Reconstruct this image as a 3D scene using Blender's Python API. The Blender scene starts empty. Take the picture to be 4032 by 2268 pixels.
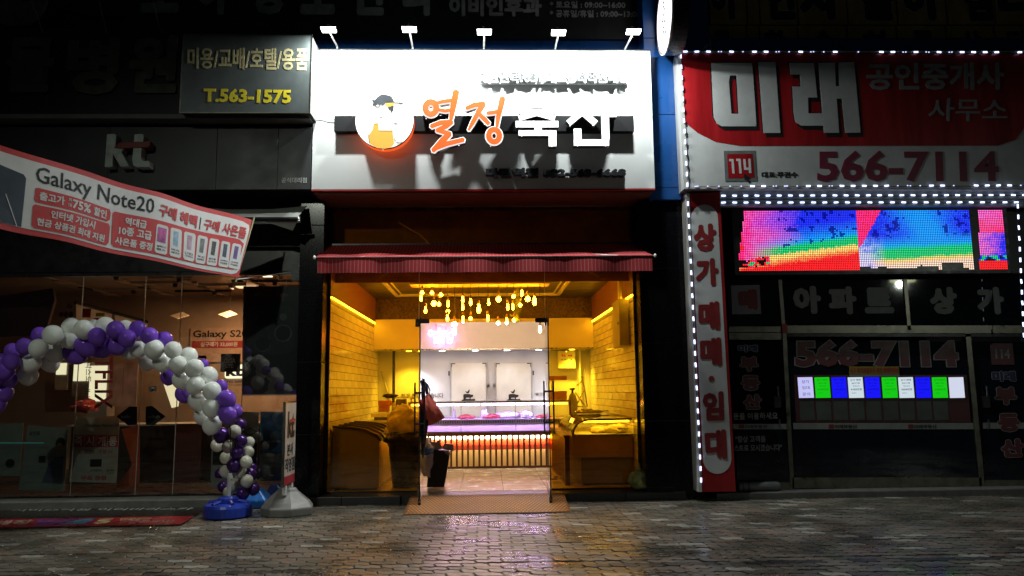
import bpy, bmesh, math, random
from mathutils import Vector, Matrix, noise
random.seed(7)
S = bpy.context.scene
C = S.collection
R = math.radians

# ------------------------------------------------------------------ camera
FPX = 3028.0                       # focal length in pixels of the 4032 px wide photograph
CAMP = Vector((0, -10.7, 1.45))
YAW, PITCH, ROLL = R(-1.9), R(7.56), 0.0115
Fw = Vector((math.sin(-YAW)*math.cos(PITCH), math.cos(YAW)*math.cos(PITCH), math.sin(PITCH)))
R0 = Fw.cross(Vector((0, 0, 1))).normalized(); U0 = R0.cross(Fw)
Rt = R0*math.cos(ROLL) - U0*math.sin(ROLL)
Up = U0*math.cos(ROLL) + R0*math.sin(ROLL)
cam = bpy.data.cameras.new('camera'); co = bpy.data.objects.new('camera', cam); C.objects.link(co)
cam.sensor_width = 36; cam.lens = FPX/4032*36; cam.clip_start = .05; cam.clip_end = 400
m3 = Matrix((Rt, Up, -Fw)).transposed()
co.matrix_world = Matrix.Translation(CAMP) @ m3.to_4x4()
S.camera = co
# ------------------------------------------------------------------ world, view
w = bpy.data.worlds.new("World"); S.world = w; w.use_nodes = True
bg = w.node_tree.nodes['Background']
bg.inputs[0].default_value = (.40, .62, .66, 1); bg.inputs[1].default_value = .008
S.view_settings.view_transform = 'Standard'; S.view_settings.look = 'None'
S.view_settings.exposure = 0; S.view_settings.gamma = 1
try: S.view_settings.use_curve_mapping = False
except Exception: pass
S.render.engine = 'CYCLES'
cy = S.cycles
cy.use_denoising = True
cy.max_bounces = 8; cy.transparent_max_bounces = 24; cy.glossy_bounces = 4; cy.diffuse_bounces = 4
cy.sample_clamp_indirect = 4; cy.sample_clamp_direct = 0
cy.use_light_tree = True

# ------------------------------------------------------------------ geometry helpers
class Plane:
    def __init__(s, O, U, V, N): s.O, s.U, s.V, s.N = Vector(O), Vector(U), Vector(V), Vector(N)
    def P(s, u, v, off=0): return s.O + s.U*u + s.V*v + s.N*off
    def px(s, x, y):
        d = Fw + Rt*((x-2016)/FPX) - Up*((y-1134)/FPX)
        t = (s.O-CAMP).dot(s.N)/d.dot(s.N)
        q = CAMP + d*t - s.O
        return (q.dot(s.U), q.dot(s.V))
    def W3(s, x, y, off=0): return s.P(*s.px(x, y), off)
def WY(Y): return Plane((0, Y, 0), (1, 0, 0), (0, 0, 1), (0, -1, 0))
def GZ(z): return Plane((0, 0, z), (1, 0, 0), (0, 1, 0), (0, 0, 1))
def SXp(x, s=1): return Plane((x, 0, 0), (0, 1, 0), (0, 0, 1), (s, 0, 0))
def rect(pl, x0, y0, x1, y1):      # axis aligned rectangle in the plane from a pixel box
    xm, ym = (x0+x1)/2, (y0+y1)/2
    u0 = pl.px(x0, ym)[0]; u1 = pl.px(x1, ym)[0]; v1 = pl.px(xm, y0)[1]; v0 = pl.px(xm, y1)[1]
    return u0, v0, u1, v1

class MB:
    def __init__(s): s.v, s.f, s.mi, s.m = [], [], [], 0
    def add(s, vs, fs):
        n = len(s.v); s.v += [Vector(a) for a in vs]
        for f in fs: s.f.append(tuple(i+n for i in f)); s.mi.append(s.m)
        return s
    def box(s, x0, y0, z0, x1, y1, z1):
        return s.add([(x0,y0,z0),(x1,y0,z0),(x1,y1,z0),(x0,y1,z0),(x0,y0,z1),(x1,y0,z1),(x1,y1,z1),(x0,y1,z1)],
                     [(0,3,2,1),(4,5,6,7),(0,1,5,4),(1,2,6,5),(2,3,7,6),(3,0,4,7)])
    def prism(s, pl, poly, o0, o1):
        n = len(poly)
        vs = [pl.P(a, b, o0) for a, b in poly] + [pl.P(a, b, o1) for a, b in poly]
        fs = [tuple(range(n))[::-1], tuple(range(n, 2*n))] + [(i, (i+1) % n, n+(i+1) % n, n+i) for i in range(n)]
        return s.add(vs, fs)
    def pbox(s, pl, u0, v0, u1, v1, o0, o1): return s.prism(pl, [(u0,v0),(u1,v0),(u1,v1),(u0,v1)], o0, o1)
    def rbox(s, pl, x0, y0, x1, y1, o0, o1): return s.pbox(pl, *rect(pl, x0, y0, x1, y1), o0, o1)
    def pxpoly(s, pl, pts, o0, o1): return s.prism(pl, [pl.px(*p) for p in pts], o0, o1)
    def round(s, pl, u0, v0, u1, v1, r, o0, o1, n=4):
        P = []
        for cx, cz, a in ((u1-r, v1-r, 0), (u0+r, v1-r, 90), (u0+r, v0+r, 180), (u1-r, v0+r, 270)):
            for k in range(n+1):
                t = R(a+90*k/n); P.append((cx+r*math.cos(t), cz+r*math.sin(t)))
        return s.prism(pl, P, o0, o1)
    def disc(s, pl, cu, cv, ru, rv, o0, o1, n=28):
        return s.prism(pl, [(cu+ru*math.cos(2*math.pi*k/n), cv+rv*math.sin(2*math.pi*k/n)) for k in range(n)], o0, o1)
    def ring(s, pl, cu, cv, ru, rv, w_, o0, o1, n=28, w2=None):
        w2 = w2 or w_
        vs = []; fs = []
        for k in range(n):
            a = 2*math.pi*k/n; c, d = math.cos(a), math.sin(a)
            for q, o in ((0, o0), (0, o1), (1, o1), (1, o0)):
                uu = ru-(w_ if q else 0); vv = rv-(w2 if q else 0)
                vs.append(pl.P(cu+uu*c, cv+vv*d, o))
            b = 4*k; e = 4*((k+1) % n)
            for j in range(4): fs.append((b+j, e+j, e+(j+1) % 4, b+(j+1) % 4))
        return s.add(vs, fs)
    def tube(s, pts, r, n=8, cap=True):
        pts = [Vector(p) for p in pts]; rs = r if isinstance(r, (list, tuple)) else [r]*len(pts)
        vs, fs = [], []
        for i, p in enumerate(pts):
            d = (pts[min(i+1, len(pts)-1)]-pts[max(i-1, 0)]).normalized()
            a = d.cross(Vector((0, 0, 1)));
            if a.length < .05: a = d.cross(Vector((1, 0, 0)))
            a.normalize(); b = d.cross(a)
            for k in range(n):
                t = 2*math.pi*k/n; vs.append(p+a*(rs[i]*math.cos(t))+b*(rs[i]*math.sin(t)))
        for i in range(len(pts)-1):
            for k in range(n): fs.append((i*n+k, i*n+(k+1) % n, (i+1)*n+(k+1) % n, (i+1)*n+k))
        if cap: fs += [tuple(range(n))[::-1], tuple(range((len(pts)-1)*n, len(pts)*n))]
        return s.add(vs, fs)
    def lathe(s, c, prof, n=14):
        vs, fs = [], []
        for r, z in prof:
            for k in range(n):
                t = 2*math.pi*k/n; vs.append((c[0]+r*math.cos(t), c[1]+r*math.sin(t), c[2]+z))
        for i in range(len(prof)-1):
            for k in range(n): fs.append((i*n+k, i*n+(k+1) % n, (i+1)*n+(k+1) % n, (i+1)*n+k))
        fs += [tuple(range(n))[::-1], tuple(range((len(prof)-1)*n, len(prof)*n))]
        return s.add(vs, fs)
    def blob(s, c, rx, ry, rz, amp=.1, fr=3, seed=0, sub=3, flat=None):
        bm = bmesh.new(); bmesh.ops.create_icosphere(bm, subdivisions=sub, radius=1)
        vs = []
        for v in bm.verts:
            d = 1+amp*noise.noise(v.co*fr+Vector((seed*7.1, seed, 3)))+amp*.5*noise.noise(v.co*fr*2.7+Vector((seed, 5, seed)))
            q = Vector((v.co.x*rx*d, v.co.y*ry*d, v.co.z*rz*d))+Vector(c)
            if flat is not None and q.z < flat: q.z = flat+(q.z-flat)*.03
            vs.append(q)
        fs = [tuple(v.index for v in f.verts) for f in bm.faces]; bm.free()
        return s.add(vs, fs)
    def grid(s, fn, nu, nv):
        vs = [fn(i/nu, j/nv) for j in range(nv+1) for i in range(nu+1)]
        fs = [(j*(nu+1)+i, j*(nu+1)+i+1, (j+1)*(nu+1)+i+1, (j+1)*(nu+1)+i) for j in range(nv) for i in range(nu)]
        return s.add(vs, fs)

def wloc(o):
    v = Vector((0, 0, 0))
    while o is not None: v = v + Vector(o.location); o = o.parent
    return v
def link(name, me, parent=None):
    o = bpy.data.objects.new(name, me); C.objects.link(o)
    if parent is not None: o.parent = parent
    return o
def build(name, mb, mats, parent=None, smooth=False, fixn=True, label=None, kind=None):
    L = wloc(parent) if parent is not None else Vector((0, 0, 0))
    me = bpy.data.meshes.new(name)
    me.from_pydata([tuple(v-L) for v in mb.v], [], mb.f)
    if not isinstance(mats, (list, tuple)): mats = [mats]
    for m_ in mats: me.materials.append(m_)
    if len(mats) > 1: me.polygons.foreach_set('material_index', mb.mi)
    if fixn and len(mb.f) < 6000:
        bm = bmesh.new(); bm.from_mesh(me); bmesh.ops.recalc_face_normals(bm, faces=bm.faces); bm.to_mesh(me); bm.free()
    if smooth: me.polygons.foreach_set('use_smooth', [True]*len(me.polygons))
    me.update()
    o = link(name, me, parent)
    if label: o['label'] = label
    if kind: o['kind'] = kind
    return o
def thing(name, label, cat, loc=(0, 0, 0), group=None):
    o = bpy.data.objects.new(name, None); C.objects.link(o); o.location = loc
    o.empty_display_size = .1
    o['label'] = label; o['category'] = cat
    if group: o['group'] = group
    return o
def tag(o, label, cat, group=None):
    o['label'] = label; o['category'] = cat
    if group: o['group'] = group
    return o
def struct(name, mb, mats, **k):
    o = build(name, mb, mats, **k); o['kind'] = 'structure'; return o
def inst(name, me, parent, loc, rot=(0, 0, 0), scale=None):
    o = bpy.data.objects.new(name, me); C.objects.link(o); o.parent = parent
    o.location = Vector(loc)-(wloc(parent) if parent is not None else Vector((0, 0, 0))); o.rotation_euler = rot
    if scale: o.scale = scale
    return o
def bevel(o, w_=.01, seg=2):
    b = o.modifiers.new('bevel', 'BEVEL'); b.width = w_; b.segments = seg; b.limit_method = 'ANGLE'; return o

# ------------------------------------------------------------------ lettering
_tc = {}
def tmesh(s, bold):
    k = (s, bold)
    if k not in _tc:
        hang = any(ord(ch) > 0x1100 for ch in s); d_ = bold-.008 if (hang and bold > .015) else 0
        c = bpy.data.curves.new("t", 'FONT'); c.body = s; c.resolution_u = 2; c.extrude = .5; c.offset = .008 if d_ else bold
        o = bpy.data.objects.new("t", c)
        me = bpy.data.meshes.new_from_object(o)
        V = [v.co.copy() for v in me.vertices]; Fc = [tuple(p.vertices) for p in me.polygons]
        if d_:
            v2, f2 = [], []
            for kk_, (ax, ay) in enumerate(((0, 0), (1, 0), (-1, 0), (0, 1), (0, -1), (.7, .7), (-.7, .7), (.7, -.7), (-.7, -.7))):
                n0 = len(v2); zz_ = 1-.012*kk_
                v2 += [Vector((p.x+ax*d_, p.y+ay*d_, p.z*zz_)) for p in V]; f2 += [tuple(i+n0 for i in f) for f in Fc]
            V, Fc = v2, f2
        _tc[k] = (V, Fc)
        bpy.data.objects.remove(o); bpy.data.curves.remove(c); bpy.data.meshes.remove(me)
    return _tc[k]
def text(parent, s, pl, q, o0, o1, mat, bold=0.0, name='lettering', out=None, label=None, mb=None, lean=0):
    vs, fs = tmesh(s, bold)
    x0 = min(v.x for v in vs); x1 = max(v.x for v in vs); y0 = min(v.y for v in vs); y1 = max(v.y for v in vs)
    if len(q) == 4 and not isinstance(q[0], (tuple, list)):
        u0, v0, u1, v1 = rect(pl, *q); Q = [(u0, v1), (u1, v1), (u1, v0), (u0, v0)]
    else: Q = [pl.px(*p) for p in q]
    def mp(v, a, b):
        tx = (v.x-x0)/(x1-x0); ty = (v.y-y0)/(y1-y0)
        T = [Q[0][i]*(1-tx)+Q[1][i]*tx for i in (0, 1)]; B = [Q[3][i]*(1-tx)+Q[2][i]*tx for i in (0, 1)]
        return pl.P(B[0]*(1-ty)+T[0]*ty+lean*ty, B[1]*(1-ty)+T[1]*ty, a+(b-a)*(v.z+.5))
    r = None
    if out:
        ov, of = tmesh(s, bold+out[0]); m2 = MB().add([mp(v, o0, o0+(o1-o0)*.5) for v in ov], of)
        build('letter_outline', m2, out[1], parent, fixn=False)
        m3_ = MB().add([mp(v, o0+(o1-o0)*.6, o1) for v in vs], fs)
    else: m3_ = MB().add([mp(v, o0, o1) for v in vs], fs)
    if mb is not None:
        mb.add(m3_.v, m3_.f); return
    return build(name, m3_, mat, parent, fixn=False, label=label)

# ------------------------------------------------------------------ materials
def nt(name):
    m = bpy.data.materials.new(name); m.use_nodes = True
    return m, m.node_tree, m.node_tree.nodes['Principled BSDF']
def M(name, col, rough=.5, metal=0, var=.25, scale=6, bump=0, bscale=60, emis=None, es=0, spec=.5, rv=.15, streak=False, trans=0, alpha=1, coat=0):
    m, t, b = nt(name); N = t.nodes; L = t.links
    tc = N.new('ShaderNodeTexCoord'); mp = N.new('ShaderNodeMapping'); L.new(tc.outputs['Object'], mp.inputs[0])
    if streak: mp.inputs['Scale'].default_value = (3, 3, .25)
    n1 = N.new('ShaderNodeTexNoise'); n1.inputs['Scale'].default_value = scale; n1.inputs['Detail'].default_value = 6; n1.inputs['Roughness'].default_value = .65
    L.new(mp.outputs[0], n1.inputs['Vector'])
    mr = N.new('ShaderNodeMapRange'); mr.inputs[1].default_value = .3; mr.inputs[2].default_value = .7
    mr.inputs[3].default_value = 1-var; mr.inputs[4].default_value = 1+var*.4; L.new(n1.outputs['Fac'], mr.inputs[0])
    mx = N.new('ShaderNodeVectorMath'); mx.operation = 'SCALE'; mx.inputs[0].default_value = col[:3]; L.new(mr.outputs[0], mx.inputs['Scale'])
    L.new(mx.outputs[0], b.inputs['Base Color'])
    r2 = N.new('ShaderNodeMapRange'); r2.inputs[1].default_value = .3; r2.inputs[2].default_value = .7
    r2.inputs[3].default_value = max(.02, rough-rv*.6); r2.inputs[4].default_value = min(1, rough+rv*.6); L.new(n1.outputs['Fac'], r2.inputs[0])
    L.new(r2.outputs[0], b.inputs['Roughness'])
    b.inputs['Metallic'].default_value = metal; b.inputs['Specular IOR Level'].default_value = spec
    b.inputs['Transmission Weight'].default_value = trans; b.inputs['Alpha'].default_value = alpha
    b.inputs['Coat Weight'].default_value = coat
    if bump:
        n2 = N.new('ShaderNodeTexNoise'); n2.inputs['Scale'].default_value = bscale; n2.inputs['Detail'].default_value = 4
        L.new(tc.outputs['Object'], n2.inputs['Vector'])
        bp = N.new('ShaderNodeBump'); bp.inputs['Strength'].default_value = bump; bp.inputs['Distance'].default_value = .01
        L.new(n2.outputs['Fac'], bp.inputs['Height']); L.new(bp.outputs[0], b.inputs['Normal'])
    if emis:
        b.inputs['Emission Color'].default_value = (*emis, 1); b.inputs['Emission Strength'].default_value = es
    return m
def E(name, col, s):
    m, t, b = nt(name); N = t.nodes; L = t.links; N.remove(b)
    e = N.new('ShaderNodeEmission'); e.inputs[1].default_value = s
    tc = N.new('ShaderNodeTexCoord'); n1 = N.new('ShaderNodeTexNoise'); n1.inputs['Scale'].default_value = 4; L.new(tc.outputs['Object'], n1.inputs['Vector'])
    mr = N.new('ShaderNodeMapRange'); mr.inputs[3].default_value = .92; mr.inputs[4].default_value = 1.05; L.new(n1.outputs['Fac'], mr.inputs[0])
    mx = N.new('ShaderNodeVectorMath'); mx.operation = 'SCALE'; mx.inputs[0].default_value = col; L.new(mr.outputs[0], mx.inputs['Scale'])
    L.new(mx.outputs[0], e.inputs[0]); L.new(e.outputs[0], N['Material Output'].inputs[0]); return m
def GLASS(name, tint, refl=1.0, rough=.0, dirt=.04):
    m, t, b = nt(name); N = t.nodes; L = t.links; N.remove(b)
    tr = N.new('ShaderNodeBsdfTransparent'); tr.inputs[0].default_value = (*tint, 1)
    gl = N.new('ShaderNodeBsdfGlossy'); gl.inputs['Roughness'].default_value = rough; gl.inputs[0].default_value = (refl, refl, refl, 1)
    fr = N.new('ShaderNodeFresnel'); fr.inputs[0].default_value = 1.5
    mx = N.new('ShaderNodeMixShader'); L.new(fr.outputs[0], mx.inputs[0]); L.new(tr.outputs[0], mx.inputs[1]); L.new(gl.outputs[0], mx.inputs[2])
    tc = N.new('ShaderNodeTexCoord'); n1 = N.new('ShaderNodeTexNoise'); n1.inputs['Scale'].default_value = 5; n1.inputs['Detail'].default_value = 8
    L.new(tc.outputs['Object'], n1.inputs['Vector'])
    mr = N.new('ShaderNodeMapRange'); mr.inputs[1].default_value = .55; mr.inputs[2].default_value = .8; mr.inputs[3].default_value = dirt*.25; mr.inputs[4].default_value = dirt; L.new(n1.outputs['Fac'], mr.inputs[0])
    df = N.new('ShaderNodeBsdfDiffuse'); df.inputs[0].default_value = (.5, .5, .45, 1)
    m2 = N.new('ShaderNodeMixShader'); L.new(mr.outputs[0], m2.inputs[0]); L.new(mx.outputs[0], m2.inputs[1]); L.new(df.outputs[0], m2.inputs[2])
    L.new(m2.outputs[0], N['Material Output'].inputs[0]); return m

m_white = M('white_sign_sheet', (.78, .80, .80), .35, var=.06, scale=3)
m_black = M('black_painted_metal', (.012, .012, .014), .35)
m_blacksat = M('black_satin', (.02, .02, .022), .3)
m_dark = M('dark_sign_face', (.018, .019, .021), .45, var=.4)
m_granite = M('black_granite', (.006, .006, .008), .16, var=.4, scale=40, spec=.22, rv=.05)
m_granite2 = M('grey_granite', (.05, .05, .05), .35, var=.5, scale=60)
m_amber = GLASS('amber_film_glass', (.99, .75, .13), dirt=.012)
m_clear = GLASS('clear_glass', (.97, .98, .98), dirt=.02)
m_smoke = GLASS('dim_glass', (.80, .82, .82), dirt=.012)
m_dglass = GLASS('dark_tinted_glass', (.25, .27, .3), dirt=.006)
m_tile = M('white_wall_tile', (.72, .70, .66), .12, var=.12, scale=2)
m_grout = M('grey_grout', (.05, .04, .03), .9)
m_floor = M('stone_floor', (.58, .52, .52), .22, var=.3, scale=5)
m_ceil = M('dark_ceiling', (.035, .028, .02), .4, var=.4, scale=3)
m_brownwall = M('brown_board', (.22, .075, .04), .6, var=.5, scale=12, bump=.3)
m_trim = M('pale_trim', (.55, .5, .42), .4)
m_wallw = M('white_interior_wall', (.56, .57, .62), .5, var=.05)
m_bulk = M('cream_bulkhead', (.70, .62, .58), .5, var=.06)
m_steel = M('brushed_steel', (.45, .45, .44), .3, metal=1, var=.2, scale=20)
m_alu = M('aged_aluminium', (.22, .21, .17), .35, metal=1, var=.35, scale=8)
m_wood = M('dark_brown_wood', (.09, .028, .015), .45, var=.4, scale=25)
m_plastw = M('white_plastic', (.7, .7, .68), .35, var=.08)
m_red = M('red_paint', (.42, .03, .03), .4, var=.3)
m_blue = M('blue_panel', (.010, .068, .25), .3, var=.15, scale=2)
m_soffit = M('brown_soffit', (.16, .08, .05), .6, var=.3)

# ------------------------------------------------------------------ ground
m_bed = M('joint_sand', (.025, .023, .02), .9, bump=.4)
g = MB().box(-60, -60, -.25, 60, 14, -.014)
ground = struct('ground', g, m_bed)
def paver_mat(name, col, rough):
    m, t, b = nt(name); N = t.nodes; L = t.links
    tc = N.new('ShaderNodeTexCoord'); ge = N.new('ShaderNodeNewGeometry')
    n1 = N.new('ShaderNodeTexNoise'); n1.inputs['Scale'].default_value = 1.3; n1.inputs['Detail'].default_value = 8; L.new(ge.outputs['Position'], n1.inputs['Vector'])
    n2 = N.new('ShaderNodeTexNoise'); n2.inputs['Scale'].default_value = 90; n2.inputs['Detail'].default_value = 5; L.new(ge.outputs['Position'], n2.inputs['Vector'])
    n3 = N.new('ShaderNodeTexNoise'); n3.inputs['Scale'].default_value = 14; n3.inputs['Detail'].default_value = 5; L.new(ge.outputs['Position'], n3.inputs['Vector'])
    a = N.new('ShaderNodeMapRange'); a.inputs[1].default_value = .3; a.inputs[2].default_value = .7; a.inputs[3].default_value = .55; a.inputs[4].default_value = 1.15; L.new(n1.outputs['Fac'], a.inputs[0])
    a2 = N.new('ShaderNodeMapRange'); a2.inputs[1].default_value = .3; a2.inputs[2].default_value = .7; a2.inputs[3].default_value = .7; a2.inputs[4].default_value = 1.15; L.new(n2.outputs['Fac'], a2.inputs[0])
    a3 = N.new('ShaderNodeMath'); a3.operation = 'MULTIPLY'; L.new(a.outputs[0], a3.inputs[0]); L.new(a2.outputs[0], a3.inputs[1])
    mx = N.new('ShaderNodeVectorMath'); mx.operation = 'SCALE'; mx.inputs[0].default_value = col; L.new(a3.outputs[0], mx.inputs['Scale'])
    L.new(mx.outputs[0], b.inputs['Base Color'])
    r = N.new('ShaderNodeMapRange'); r.inputs[1].default_value = .38; r.inputs[2].default_value = .62; r.inputs[3].default_value = rough-.03; r.inputs[4].default_value = rough+.24; L.new(n1.outputs['Fac'], r.inputs[0])
    L.new(r.outputs[0], b.inputs['Roughness']); b.inputs['Specular IOR Level'].default_value = .6
    bp = N.new('ShaderNodeBump'); bp.inputs['Strength'].default_value = .25; bp.inputs['Distance'].default_value = .0012
    ad = N.new('ShaderNodeMath'); ad.operation = 'ADD'; L.new(n2.outputs['Fac'], ad.inputs[0]); L.new(n3.outputs['Fac'], ad.inputs[1])
    L.new(ad.outputs[0], bp.inputs['Height']); L.new(bp.outputs[0], b.inputs['Normal'])
    return m
pm = [paver_mat('paver_dark', (.12, .11, .09), .24), paver_mat('paver_mid', (.18, .16, .13), .22),
      paver_mat('paver_rose', (.21, .16, .125), .2), paver_mat('paver_pale', (.36, .35, .31), .25), paver_mat('paver_black', (.035, .035, .035), .24)]
BL, BH = .225, .1125
def wave(x): # periodic in BL/2
    t = (x/(BL/2)) % 1.0; return .011*math.sin(2*math.pi*t)
def paver_poly(gap=.0035):
    P = []
    n = 8
    for k in range(n+1):
        x = BL*k/n; P.append((x, wave(x)))
    ends = [(.012, .25), (-.012, .75)]
    for dx, f in ends: P.append((BL+dx, BH*f+wave(BL)))
    for k in range(n, -1, -1):
        x = BL*k/n; P.append((x, BH+wave(x)))
    for dx, f in ends[::-1]: P.append((dx, BH*f+wave(0)))
    out = []
    m = len(P)
    for i in range(m):
        a, b, c = Vector(P[i-1]), Vector(P[i]), Vector(P[(i+1) % m])
        d = (c-a).normalized(); nrm = Vector((-d.y, d.x)); out.append(tuple(b+nrm*gap))
    return out
PP = paver_poly(.0065); PP2 = paver_poly(.0115)
def paver_vf():
    n = len(PP)
    vs = [(x-BL/2, y-BH/2, -.02) for x, y in PP]+[(x-BL/2, y-BH/2, -.0018) for x, y in PP]+[(x-BL/2, y-BH/2, 0) for x, y in PP2]
    fs = [tuple(range(2*n, 3*n))]
    for j in (0, 1): fs += [(j*n+i, j*n+(i+1) % n, (j+1)*n+(i+1) % n, (j+1)*n+i) for i in range(n)]
    return vs, fs
pv, pf = paver_vf()
pavers_me = []
for k in range(5):
    me = bpy.data.meshes.new('brick'); me.from_pydata(pv, [], pf); me.materials.append(pm[k]); pavers_me.append(me)
pave = MB().box(-10.2, -8.2, -.02, 10.2, -.38, -.010)
pavement = struct('pavement', pave, m_bed)
bulk = MB(); rows = []
j = 0; y = -.46
while y > -8:
    gapx = .018 if j in (25, 31) else 0
    y -= gapx
    for i in range(-45, 46):
        x = i*BL+(BL/2 if j % 2 else 0)
        rows.append((x, y, j))
    y -= BH; j += 1
def near_key(t):
    x, y, j_ = t
    u = (Vector((x, y, 0))-CAMP); dz = u.dot(Fw); px = 2016+u.dot(Rt)/dz*FPX; py = 1134-u.dot(Up)/dz*FPX
    vis = -60 < px < 4090 and py < 2300
    return (0 if vis else 1, dz)
rows.sort(key=near_key)
for q, (x, y, j_) in enumerate(rows):
    rr = random.random()
    k = 0 if rr < .34 else 1 if rr < .72 else 2 if rr < .93 else 3
    if j_ == 32 and random.random() < .75: k = 4
    if -1.1 < x < 1.0 and k == 3: k = 2
    rx, ry, rz = random.gauss(0, .011), random.gauss(0, .008), random.gauss(0, .006)
    dz = random.gauss(0, .0016)+.004*noise.noise(Vector((x*.7, y*.7, 0)))
    if q < 300:
        o = inst('brick', pavers_me[k], pavement, (x, y, dz), (rx, ry, rz))
    else:
        bulk.m = k
        mt = Matrix.Translation((x, y, dz)) @ (Matrix.Rotation(rx, 4, 'X') @ Matrix.Rotation(ry, 4, 'Y') @ Matrix.Rotation(rz, 4, 'Z'))
        bulk.add([mt @ Vector(v) for v in pv], pf)
build('bricks', bulk, pm, pavement, fixn=False, kind='stuff')

# steps along the fronts
st = thing('stone_step', 'low black granite step running under the butcher shop glass front', 'step', (0, -.4, 0))
xs = [-2.62, -1.75, -1.02]
for a, b in ((-2.62, -1.9), (-1.9, -1.14), (.98, 1.8), (1.8, 2.6)):
    bevel(build('slab', MB().box(a+.003, -.40, -.02, b-.003, .02, .1), m_granite2, st), .006)
build('slab', MB().box(-1.137, -.34, -.02, .977, .02, .097), m_granite2, st)
bevel(tag(build('concrete_kerb', MB().box(-9.5, -.42, -.02, -2.63, .05, .10), M('kerb_concrete', (.17, .165, .15), .7, var=.4, bump=.4)), 'grey concrete kerb in front of the phone shop windows', 'kerb'), .01)
bevel(tag(build('concrete_kerb', MB().box(2.98, -.50, -.02, 9.5, .05, .085), bpy.data.materials['kerb_concrete']), 'low worn concrete kerb below the estate office front', 'kerb'), .012)

# ramp plate
rp = thing('entrance_mat', 'ribbed orange brown rubber mat sloping down from the open doorway', 'mat', (-.08, -.9, 0))
m_mat = M('orange_rubber', (.60, .27, .10), .35, var=.35, scale=3)
x0, x1 = -1.005, .985
def rampz(y): return .012+(.108-.012)*(y+1.33)/(1.33-.42)
mbm = MB()
mbm.add([(x0, -1.33, .0), (x1, -1.33, .0), (x1, -.42, .09), (x0, -.42, .09), (x0, -1.33, .012), (x1, -1.33, .012), (x1, -.42, .108), (x0, -.42, .108)],
        [(0,3,2,1),(4,5,6,7),(0,1,5,4),(1,2,6,5),(2,3,7,6),(3,0,4,7)])
build('base_sheet', mbm, M('dark_rubber', (.16, .06, .02), .5), rp)
studs = MB()
ny, nx = 15, 42
for a in range(ny):
    for b in range(nx):
        cx = x0+.03+(x1-x0-.06)*(b+.25+.5*(a % 2))/nx; cyy = -1.31+.87*(a+.5)/ny; z = rampz(cyy)
        dx, dy = .0195, .023
        studs.add([(cx-dx, cyy, z), (cx, cyy-dy, z), (cx+dx, cyy, z), (cx, cyy+dy, z), (cx-.004, cyy, z+.008), (cx+.004, cyy, z+.009)],
                  [(0, 1, 5, 4), (1, 2, 5), (2, 3, 4, 5), (3, 0, 4)])
build('studs', studs, m_mat, rp, fixn=False, kind='stuff')

# ------------------------------------------------------------------ butcher shop shell
XL, XR = -2.19, 2.08
floor = struct('floor', MB().box(XL, .0, -.02, XR, 4.9, .085), m_grout)
tx, ty = 0, 0
fx = [XL, -1.59, -.99, -.39, .21, .81, 1.41, XR]
fy = [.0, .55, 1.15, 1.75, 2.35, 2.95, 3.55, 4.15, 4.9]
for i in range(len(fx)-1):
    for k in range(len(fy)-1):
        build('floor_tile', MB().box(fx[i]+.002, fy[k]+.002, .08, fx[i+1]-.002, fy[k+1]-.002, .1+random.uniform(-.0006, .0006)), m_floor, floor)
wl = struct('wall_left', MB().box(XL-.15, .0, -.02, XL-.006, 4.95, 3.6), m_grout)
wr = struct('wall_right', MB().box(XR+.006, .0, -.02, XR+.15, 4.95, 3.6), m_grout)
tl = bpy.data.meshes.new('tile')
tb = MB().box(0, -.296, -.0545, .008, .296, .0545); tl.from_pydata([tuple(v) for v in tb.v], [], tb.f); tl.materials.append(m_tile)
def tiles(wall, X, s):
    r_ = 0; z = .165
    half = {}
    while z < 2.73:
        yy = .02 + (0 if r_ % 2 else -.3)
        while yy < 4.88:
            a, b = max(yy, .02), min(yy+.6, 4.88)
            if b-a > .05:
                key = round(b-a, 2)
                sc = (b-a)/.6
                o = inst('tile', tl, wall, (X-(.008 if s < 0 else 0)+s*0, (a+b)/2, z), (random.gauss(0, .0015), random.gauss(0, .003), random.gauss(0, .002)), (1, sc, 1))
            yy += .6
        z += .117; r_ += 1
tiles(wl, XL-.004, 1); tiles(wr, XR+.004, -1)
for nm, X0, X1 in (('wall_left', XL-.006, XL+.018), ('wall_right', XR-.018, XR+.006)):
    wp = wl if nm == 'wall_left' else wr
    build('upper_board', MB().box(X0, .02, 2.80, X1, 4.29, 3.25), m_brownwall, wp)
ceiling = struct('ceiling', MB().box(XL-.1, .3, 3.25, XR+.1, 5, 3.6), m_ceil)
rec = MB()
def zr(x0, y0, x1, y1, w_, z0, z1, mb):
    mb.box(x0, y0, z0, x0+w_, y1, z1); mb.box(x1-w_, y0, z0, x1, y1, z1); mb.box(x0+w_, y1-w_, z0, x1-w_, y1, z1); mb.box(x0+w_, y0, z0, x1-w_, y0+w_, z1)
zr(-1.72, .9, 1.38, 3.75, .055, 3.215, 3.249, rec)
build('ceiling_moulding', rec, m_trim, ceiling)
rec = MB(); zr(-1.60, 1.0, 1.26, 3.60, .02, 3.23, 3.249, rec); build('ceiling_moulding', rec, m_trim, ceiling)
backw = struct('wall_back', MB().box(XL-.15, 4.9, -.02, XR+.15, 5.05, 3.6), m_wallw)
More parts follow.
